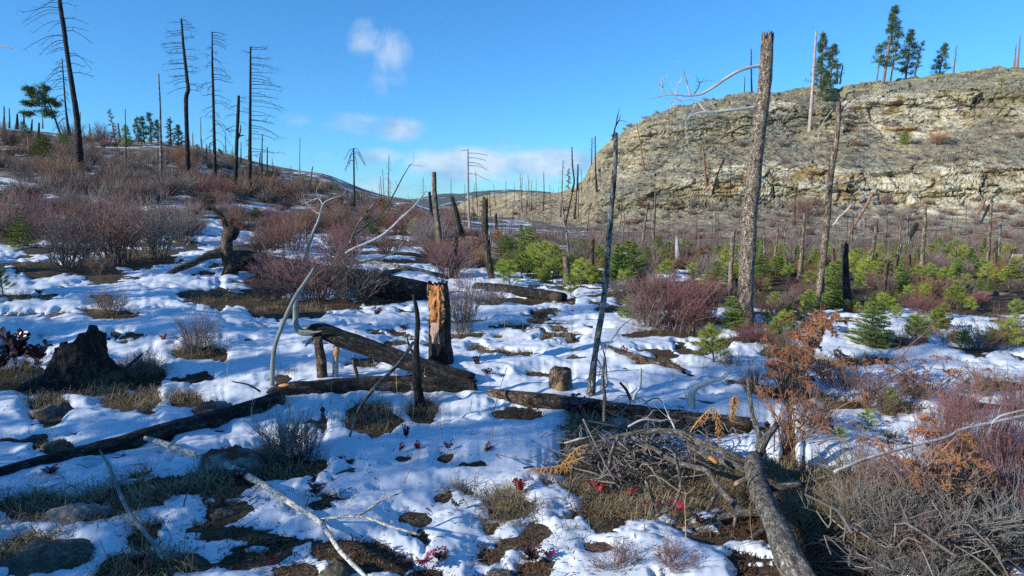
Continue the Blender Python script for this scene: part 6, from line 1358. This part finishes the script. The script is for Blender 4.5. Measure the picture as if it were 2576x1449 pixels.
for a in [('maroon', 40, 925, 150, 'tall dark maroon-leaved plant left of the coal-black stump', 1.3), ('maroon', 95, 920, 110, 'maroon-leaved plant touching the coal-black stump', 1.2), ('maroon', 5, 940, 110, 'maroon-leaved plant cut by the left edge', 1.3), ('maroon', 100, 745, 32, 'tiny dark-leaved sprig alone on the left snow', 1.0), ('crimson', 412, 865, 34, 'small crimson sprig on the left snow', 1.6), ('maroon', 130, 1205, 70, 'maroon leaf rosette below the long log at left', .7),
          ('maroon', 300, 1165, 50, 'maroon leaves peeking beneath the long log', .6), ('crimson', 555, 1150, 40, 'red leaves between the boulder and the diagonal branch', 1.0), ('maroon', 600, 1225, 110, 'maroon leaves under the diagonal branch', .7), ('maroon', 795, 1255, 85, 'maroon leaf clump in a melt hole right of the diagonal branch', .7), ('crimson', 680, 1430, 90, 'crimson leaf clump at the bottom left of centre', .8), ('maroon', 350, 1440, 90, 'maroon leaves at the bottom beside the broken stick', .8), ('crimson', 360, 1455, 70, 'red leaves at the bottom edge below the broken stick', .8),
          ('crimson', 1060, 1435, 100, 'crimson leaf clump on the bottom grass patch', .8), ('maroon', 1110, 1425, 80, 'maroon leaves right of the bottom grass patch', .8), ('crimson', 1005, 1145, 44, 'red leaves in the left melt hole of the centre snow', 1.0), ('crimson', 1050, 1140, 42, 'red leaves right beside the left melt hole', 1.0), ('maroon', 1022, 1112, 50, 'tall dark sprig above the left melt hole', 1.5), ('crimson', 1220, 1148, 56, 'bright red leaf cluster on the centre snow', .9), ('maroon', 1128, 1140, 40, 'dark red sprig between two melt holes', 1.2), ('crimson', 1310, 1250, 64, 'magenta-leaved sprig standing over a dark melt hole', 1.5),
          ('maroon', 1235, 1312, 36, 'small dark-leaved sprig in a tiny melt hole', 1.4), ('olive', 1150, 1290, 56, 'olive-leaved sprig on the lower centre snow', 1.2), ('maroon', 1340, 1425, 90, 'maroon leaf heap in the bottom hole', .9), ('crimson', 1380, 1415, 60, 'crimson leaves right of the maroon heap at the bottom', .9), ('maroon', 1440, 1050, 110, 'maroon leaves hanging on the front of the long brown log', .9), ('maroon', 1490, 1055, 100, 'maroon leaves at the foot of the burnt leaning snag', .9), ('crimson', 1500, 1255, 90, 'crimson leaves at the foot of the branch pile', .7), ('crimson', 1575, 1262, 80, 'red leaves under the front of the branch pile', .7),
          ('maroon', 1560, 1225, 90, 'maroon leaves inside the branch pile', .7), ('crimson', 1700, 1300, 90, 'red leaves below the bowed grey stick', .7), ('maroon', 1760, 1330, 90, 'maroon leaves beneath the lowest treelet limb', .6), ('crimson', 1640, 1290, 70, 'orange-red leaves low in the branch pile', .6), ('crimson', 1575, 900, 44, 'bright crimson sprig by the brown log on the snow', 1.2), ('crimson', 1680, 905, 26, 'small crimson sprig at the far end of the brown log', 1.2), ('maroon', 2080, 960, 50, 'maroon sprig on the right snow', 1.2), ('crimson', 2300, 960, 40, 'red sprig on the right snow between rust shrubs', 1.2), ('crimson', 2380, 950, 36, 'small red sprig at the far right snow', 1.2),
          ('maroon', 1200, 930, 50, 'dark sprig right of the propped log end', 1.3), ('maroon', 1225, 955, 44, 'dark-leaved sprig between the propped log and the long brown log', 1.3), ('maroon', 1015, 835, 40, 'dark sprig on the snow behind the propped log', .9), ('maroon', 950, 800, 40, 'dark-leaved twig on the bright snow in front of the uprooted log', 1.2)]:
    lp(*a)
# dead stalks poking through the snow
def stalk(seed):
    r_ = random.Random(seed); mb = MB(); k = r_.uniform(-.2, .2); P = cr([[0, 0, -.03], [k * .4, 0, .5], [k, r_.uniform(-.1, .1), 1.0]], 6); twig(mb, P, .012, .005)
    for q in range(5): p = P[2 + q % 4]; twig(mb, [p, p + np.array([r_.gauss(0, .09), r_.gauss(0, .09), .10])], .006, .003)
    return mb.mesh('dead_stalk', M['stalk'])
ST = [stalk(k) for k in range(5)]
for k in range(120):
    px, py = (rng.uniform(560, 1800), rng.uniform(770, 1120)) if k < 78 else (rng.uniform(20, 2000), rng.uniform(720, 1420)); b = G(px, py); h_ = rng.uniform(.10, .34)
    tag(link('dead_stalk', ST[k % 5], None, b, (rng.gauss(0, .15), rng.gauss(0, .15), rng.uniform(0, 6)), (h_, h_, h_)), 'thin dead plant stalk poking up through the snow', 'stalk', 'dead stalks poking through the snow')
for a in [(1237, 1125, 215, 40, 'tall straw-coloured stalk leaning right in the centre snow'), (1030, 1020, 60, 10, 'short pale stalk below the propped log')]:
    b = G(a[0], a[1]); h_ = a[2] * b[1] / FPX; mb = MB(); P = cr([[0, 0, 0], [.03, 0, h_ * .5], [a[3] * b[1] / FPX, 0, h_]], 10); twig(mb, P, .0045, .002, 0, 4); tag(link('tall_stalk', mb.mesh('tall_stalk', M['stalk']), None, b), a[4], 'stalk')

# ---- grass and litter on the bare ground
nr = np.random.RandomState(12)
cand_px = nr.uniform(-150, 2750, 60000); u_ = nr.uniform(0, 1, 60000); cand_py = 640 + (1500 - 640) * u_ ** .8
fl_Y = 2.0 * FPX / (cand_py - 520) ; keepc = []
def ray_ground(px, py):
    """vectorised G on a coarse march"""
    a, b = (px - W / 2) / FPX, (H / 2 - py) / FPX; lo = np.full(px.shape, 2.4); hi = np.full(px.shape, 40.0)
    for Yc in np.exp(np.linspace(math.log(2.4), math.log(40), 60)):
        k = Yc / (CP + b * SP); d = CAMZ + (-SP + b * CP) * k - ground_z(a * k, np.full(px.shape, Yc), False)
        lo = np.where((d > 0) & (hi == 40.0), Yc, lo); hi = np.where((d <= 0) & (hi == 40.0), Yc, hi)
    for _ in range(12):
        m = (lo + hi) / 2; k = m / (CP + b * SP); d = CAMZ + (-SP + b * CP) * k - ground_z(a * k, m, False); lo = np.where(d > 0, m, lo); hi = np.where(d > 0, hi, m)
    k = hi / (CP + b * SP); return a * k, hi
wx_, wy_ = ray_ground(cand_px, cand_py); bf = bare_field(cand_px, cand_py, wx_, wy_)
ok = (bf < .03) & (wy_ < 22); wx_, wy_, bf = wx_[ok], wy_[ok], bf[ok]; gz_ = ground_z(wx_, wy_)
def blades(idx, nb, length, w, lay, m, name, lab, seed):
    r_ = np.random.RandomState(seed); n = len(idx) * nb; cx = np.repeat(wx_[idx], nb) + r_.normal(0, .05, n); cy = np.repeat(wy_[idx], nb) + r_.normal(0, .05, n); cz = np.repeat(gz_[idx], nb) - .01
    a = np.repeat(r_.uniform(0, 6.28, len(idx)), nb) + r_.normal(0, 1.1, n); L = length * r_.uniform(.5, 1.3, n) * np.repeat(r_.uniform(.5, 1.3, len(idx)), nb); up = np.abs(r_.normal(lay, .3, n))
    b = np.stack([cx, cy, cz], -1); h = np.stack([np.cos(a), np.sin(a), np.zeros(n)], -1); s = np.stack([-np.sin(a), np.cos(a), np.zeros(n)], -1) * w
    m1 = b + h * (L * .45)[:, None] + np.array([0, 0, 1]) * (L * (.25 + .45 * up))[:, None]; t1 = b + h * L[:, None] + np.array([0, 0, 1]) * (L * (.12 + .5 * (up - .25)))[:, None]; t1[:, 2] = np.maximum(t1[:, 2], cz + .004)
    V = np.stack([b - s, b + s, m1 - s * .8, m1 + s * .8, t1], 1).reshape(-1, 3); i = np.arange(n)[:, None] * 5
    mb = MB(); mb.add(V, i + np.array([[0, 1, 3, 2]]), i + np.array([[2, 3, 4]])); setting(link(name, mb.mesh(name, M[m])), 'stuff', lab)
cl_n = fbm(p3(wx_ * .9, wy_ * .9), 3, 201); idx = np.where((cl_n > -.08) & ~((wx_ < -.6) & (wy_ < 6.6) & (nr.uniform(0, 1, len(wx_)) < .72)))[0]; idx = idx[nr.permutation(len(idx))[:5600]]
blades(idx, 15, .15, .0024, .35, 'straw', 'dry_grass', 'matted dry straw grass on the bare patches', 1)
idx = nr.permutation(len(wx_))[:5200]; blades(idx, 9, .07, .0035, .05, 'needlelitter', 'needle_litter', 'brown needle and twig litter on the bare ground', 2)
# bark crumbs and needles lying on the snow
fp = nr.uniform(-100, 2650, 9000); fyy = 700 + 780 * nr.uniform(0, 1, 9000) ** .7; lx, ly = ray_ground(fp, fyy); lf_ = bare_field(fp, fyy, lx, ly); okf = (lf_ > .02) & (lf_ < nr.exponential(.28, 9000)) & (ly < 16); lx, ly, lf_ = lx[okf], ly[okf], lf_[okf]
wdl = .09 + .012 * ly; lth = .060 * np.sqrt(np.clip(lf_ / wdl, 0, 1)) * (1 + .9 * np.clip(lf_, 0, .6)) + (.036 * fbm(p3(lx * 2.4, ly * 3.4), 4, 61) + .013 * fbm(p3(lx * 8, ly * 9), 3, 63) + np.clip(fbm(p3(lx * 3.3 + 5, ly * 3.3), 2, 67) - .28, 0, 1) * -.16) * sstep(0, .25, lf_) - .012
lz = ground_z(lx, ly) + lth + .003; n_ = len(lx); la = nr.uniform(0, 6.28, n_); ll = nr.uniform(.006, .03, n_) * np.where(nr.uniform(0, 1, n_) < .1, 2.5, 1); dd = np.stack([np.cos(la) * ll, np.sin(la) * ll, nr.normal(.1, .25, n_) * ll], -1); ss = np.stack([-np.sin(la), np.cos(la), np.zeros(n_)], -1) * nr.uniform(.0015, .005, n_)[:, None]; c_ = np.stack([lx, ly, lz], -1)
V = np.stack([c_ - dd - ss * .3, c_ - ss, c_ + dd, c_ + ss + [0, 0, .003]], 1).reshape(-1, 3); mb = MB(); mb.add(V, np.arange(n_ * 4).reshape(-1, 4)); setting(link('snow_litter', mb.mesh('snow_litter', M['needlelitter'])), 'stuff', 'dark bark crumbs and needles scattered on the snow')
# loose twigs of the branch pile and bramble floor
mb = MB()
for k in range(260):
    px, py = (rng.gauss(1590, 95), rng.gauss(1165, 45)) if k < 150 else (rng.uniform(2080, 2620), rng.uniform(1200, 1460)); b = G(px, py); a = rng.uniform(0, 6.28); l = rng.uniform(.15, .6); d = np.array([math.cos(a), math.sin(a), rng.gauss(.05, .3)]) * l * .5; c = b + [0, 0, rng.uniform(.03, .22)]
    w1 = np.array([rng.gauss(0, .06), rng.gauss(0, .06), rng.gauss(.03, .05)]); P = cr([c - d, c - d * .3 + w1, c + d * .4 - w1 * .5, c + d], 9); twig(mb, P, rng.uniform(.004, .011), .003, 0, 5, np.linspace(.3, 1.1, 9))
for k in range(700):
    px, py = (rng.gauss(1600, 110), rng.gauss(1170, 50)) if k < 330 else (rng.uniform(2060, 2620), rng.uniform(1150, 1480)) if k < 620 else (rng.uniform(100, 900), rng.uniform(1150, 1320))
    b = G(px, min(py, 1490)); a = rng.uniform(0, 6.28); l = rng.uniform(.08, .30); z = rng.uniform(.02, .16 if k < 620 else .05); d = np.array([math.cos(a), math.sin(a), rng.gauss(0, .25)]) * l * .5; c = b + [0, 0, z]
    twig(mb, [c - d, c + np.array([rng.gauss(0, .02), rng.gauss(0, .02), rng.gauss(.01, .02)]), c + d], rng.uniform(.0015, .004), .0015, 0, 4, [.0, .2, .4])
setting(link('loose_twigs', mb.mesh('loose_twigs', M['tw_bramble'])), 'stuff', 'loose grey twigs strewn through the branch pile and brambles')

# ---- tell the scattered ones apart by the nearest landmark
LAND = [('the tallest leaning dead conifer', 197, 405), ('the kinked dead conifer', 473, 457), ('the one-sided dead conifer', 628, 480), ('the upturned root plate', 575, 640), ('the coal-black stump', 195, 900), ('the rotten stump', 1105, 800), ('the dark left-leaning trunk', 1165, 600),
        ('the twisted stump', 1230, 690), ('the tan barkless stump', 1427, 710), ('the burnt leaning snag', 1500, 850), ('the thick flaky snag', 1872, 790), ('the second tallest snag', 2054, 760), ('the black scarred trunk', 2133, 780), ('the straight pale trunk', 2315, 700), ('the cream board', 2550, 645), ('the bleached pole tree', 1180, 570),
        ('the propped log', 960, 890), ('the bushy fir sapling', 2187, 860), ('the silver splintered stump', 1705, 665), ('the umbrella-topped snag', 890, 520), ('the cliff corner tree', 1500, 480), ('the white pole on the cliff', 2036, 330), ('the orange-topped cliff snag', 1778, 480), ('the sawn log block', 1410, 980), ('the branch pile', 1560, 1130),
        ('the grey treelet', 1900, 1200), ('the clustered ridge pines', 375, 355), ('the wide crimson bush', 1690, 830), ('the single ledge fir', 2275, 362), ('the largest scree boulder', 2165, 575), ('the lichen branch', 700, 1250), ('the curved bare pole', 690, 900), ('the fallen slanting trunk', 2160, 520), ('the small left-edge fir', 50, 600), ('the tall tan pole trunk', 1105, 640)]
ORD = ['first', 'second', 'third', 'fourth', 'fifth', 'sixth', 'seventh', 'eighth', 'ninth', 'tenth', 'eleventh', 'twelfth', 'thirteenth', 'fourteenth', 'fifteenth', 'sixteenth', 'seventeenth', 'eighteenth', 'nineteenth', 'twentieth', 'twenty-first', 'twenty-second', 'twenty-third', 'twenty-fourth']
SHORT = {'bushes of the left brush belt': 'reddish belt bush', 'bushes of the belt left of centre': 'red-brown bush', 'bushes at the foot of the left slope': 'dull red bush', 'bushes on the left hillside': 'dark hillside bush', 'bushes on the central valley floor': 'low reddish bush', 'bushes on the right valley floor': 'low brown bush', 'bushes on the rocky slope': 'small dry slope bush',
         'saplings scattered over the valley floor': 'small green sapling', 'little firs on the far ridge': 'tiny dark ridge fir', 'small snags on the left hillside': 'small dark hillside snag', 'snags along the middle ridge': 'thin bare ridge snag', 'snags on the middle slope': 'thin slope snag', 'dead pole trees over the valley': 'thin dead valley pole', 'poles at the cliff foot': 'thin grey pole', 'snags on the scree': 'thin scree snag', 'snags on the left ridge': 'small dark ridge snag', 'snags on the cliff ledges': 'thin cliff ledge snag', 'snags on the far ridge': 'tiny dark far snag',
         'dead stalks poking through the snow': 'thin dead stalk in snow', 'boulders on the scree': 'pale angular scree boulder'}
bpy.context.view_layer.update(); buckets = {}
for ob in COL.objects:
    g = ob.get('group')
    if g not in SHORT: continue
    x_, y_, z_ = ob.location; opx, opy = [float(v_) for v_ in project(np.float64(x_), np.float64(y_), np.float64(z_))]
    nm, lx_, ly_ = min(LAND, key=lambda L: (opx - L[1]) ** 2 + (2.2 * (opy - L[2])) ** 2); ddx, ddy = opx - lx_, 2.2 * (opy - ly_)
    dr_ = ('right of' if ddx > 0 else 'left of') if abs(ddx) >= abs(ddy) else ('in front of' if ddy > 0 else 'behind')
    kd_ = SHORT[g]
    if ob.name.startswith('fir_sapling') and 'sapling' in kd_: kd_ = 'small green fir sapling'
    if ob.name.startswith('pine_sapling'): kd_ = 'small yellow-green pine sapling'
    buckets.setdefault((kd_, dr_, nm), []).append((ddx * ddx + ddy * ddy, ob))
for (kd_, dr_, nm), L in buckets.items():
    L.sort(key=lambda t_: t_[0])
    for k, (_, ob) in enumerate(L): ob['label'] = f"{kd_}, {ORD[min(k, len(ORD) - 1)]} {dr_} {nm}" if len(L) > 1 else f"{kd_} just {dr_} {nm}"

# ---- thin air between here and the far mountains
mb = MB(); hv = np.array([[x, y, z] for x in (-9500, 9500) for y in (-60, 8600) for z in (-90, 420)], float)
mb.add(hv, [[0, 1, 3, 2], [4, 6, 7, 5], [0, 4, 5, 1], [2, 3, 7, 6], [0, 2, 6, 4], [1, 5, 7, 3]])
hm = bpy.data.materials.new('haze_air'); hm.use_nodes = True; ht = NT(hm.node_tree); ht.n.remove(ht.n['Principled BSDF'])
pv = ht.new('ShaderNodeVolumePrincipled'); pv.inputs['Color'].default_value = (.80, .88, 1, 1); pv.inputs['Density'].default_value = .00003
ht.l.new(pv.outputs[0], ht.n['Material Output'].inputs['Volume'])
setting(link('haze', mb.mesh('haze', hm, smooth=False)), 'stuff', 'thin blue air over the valley')
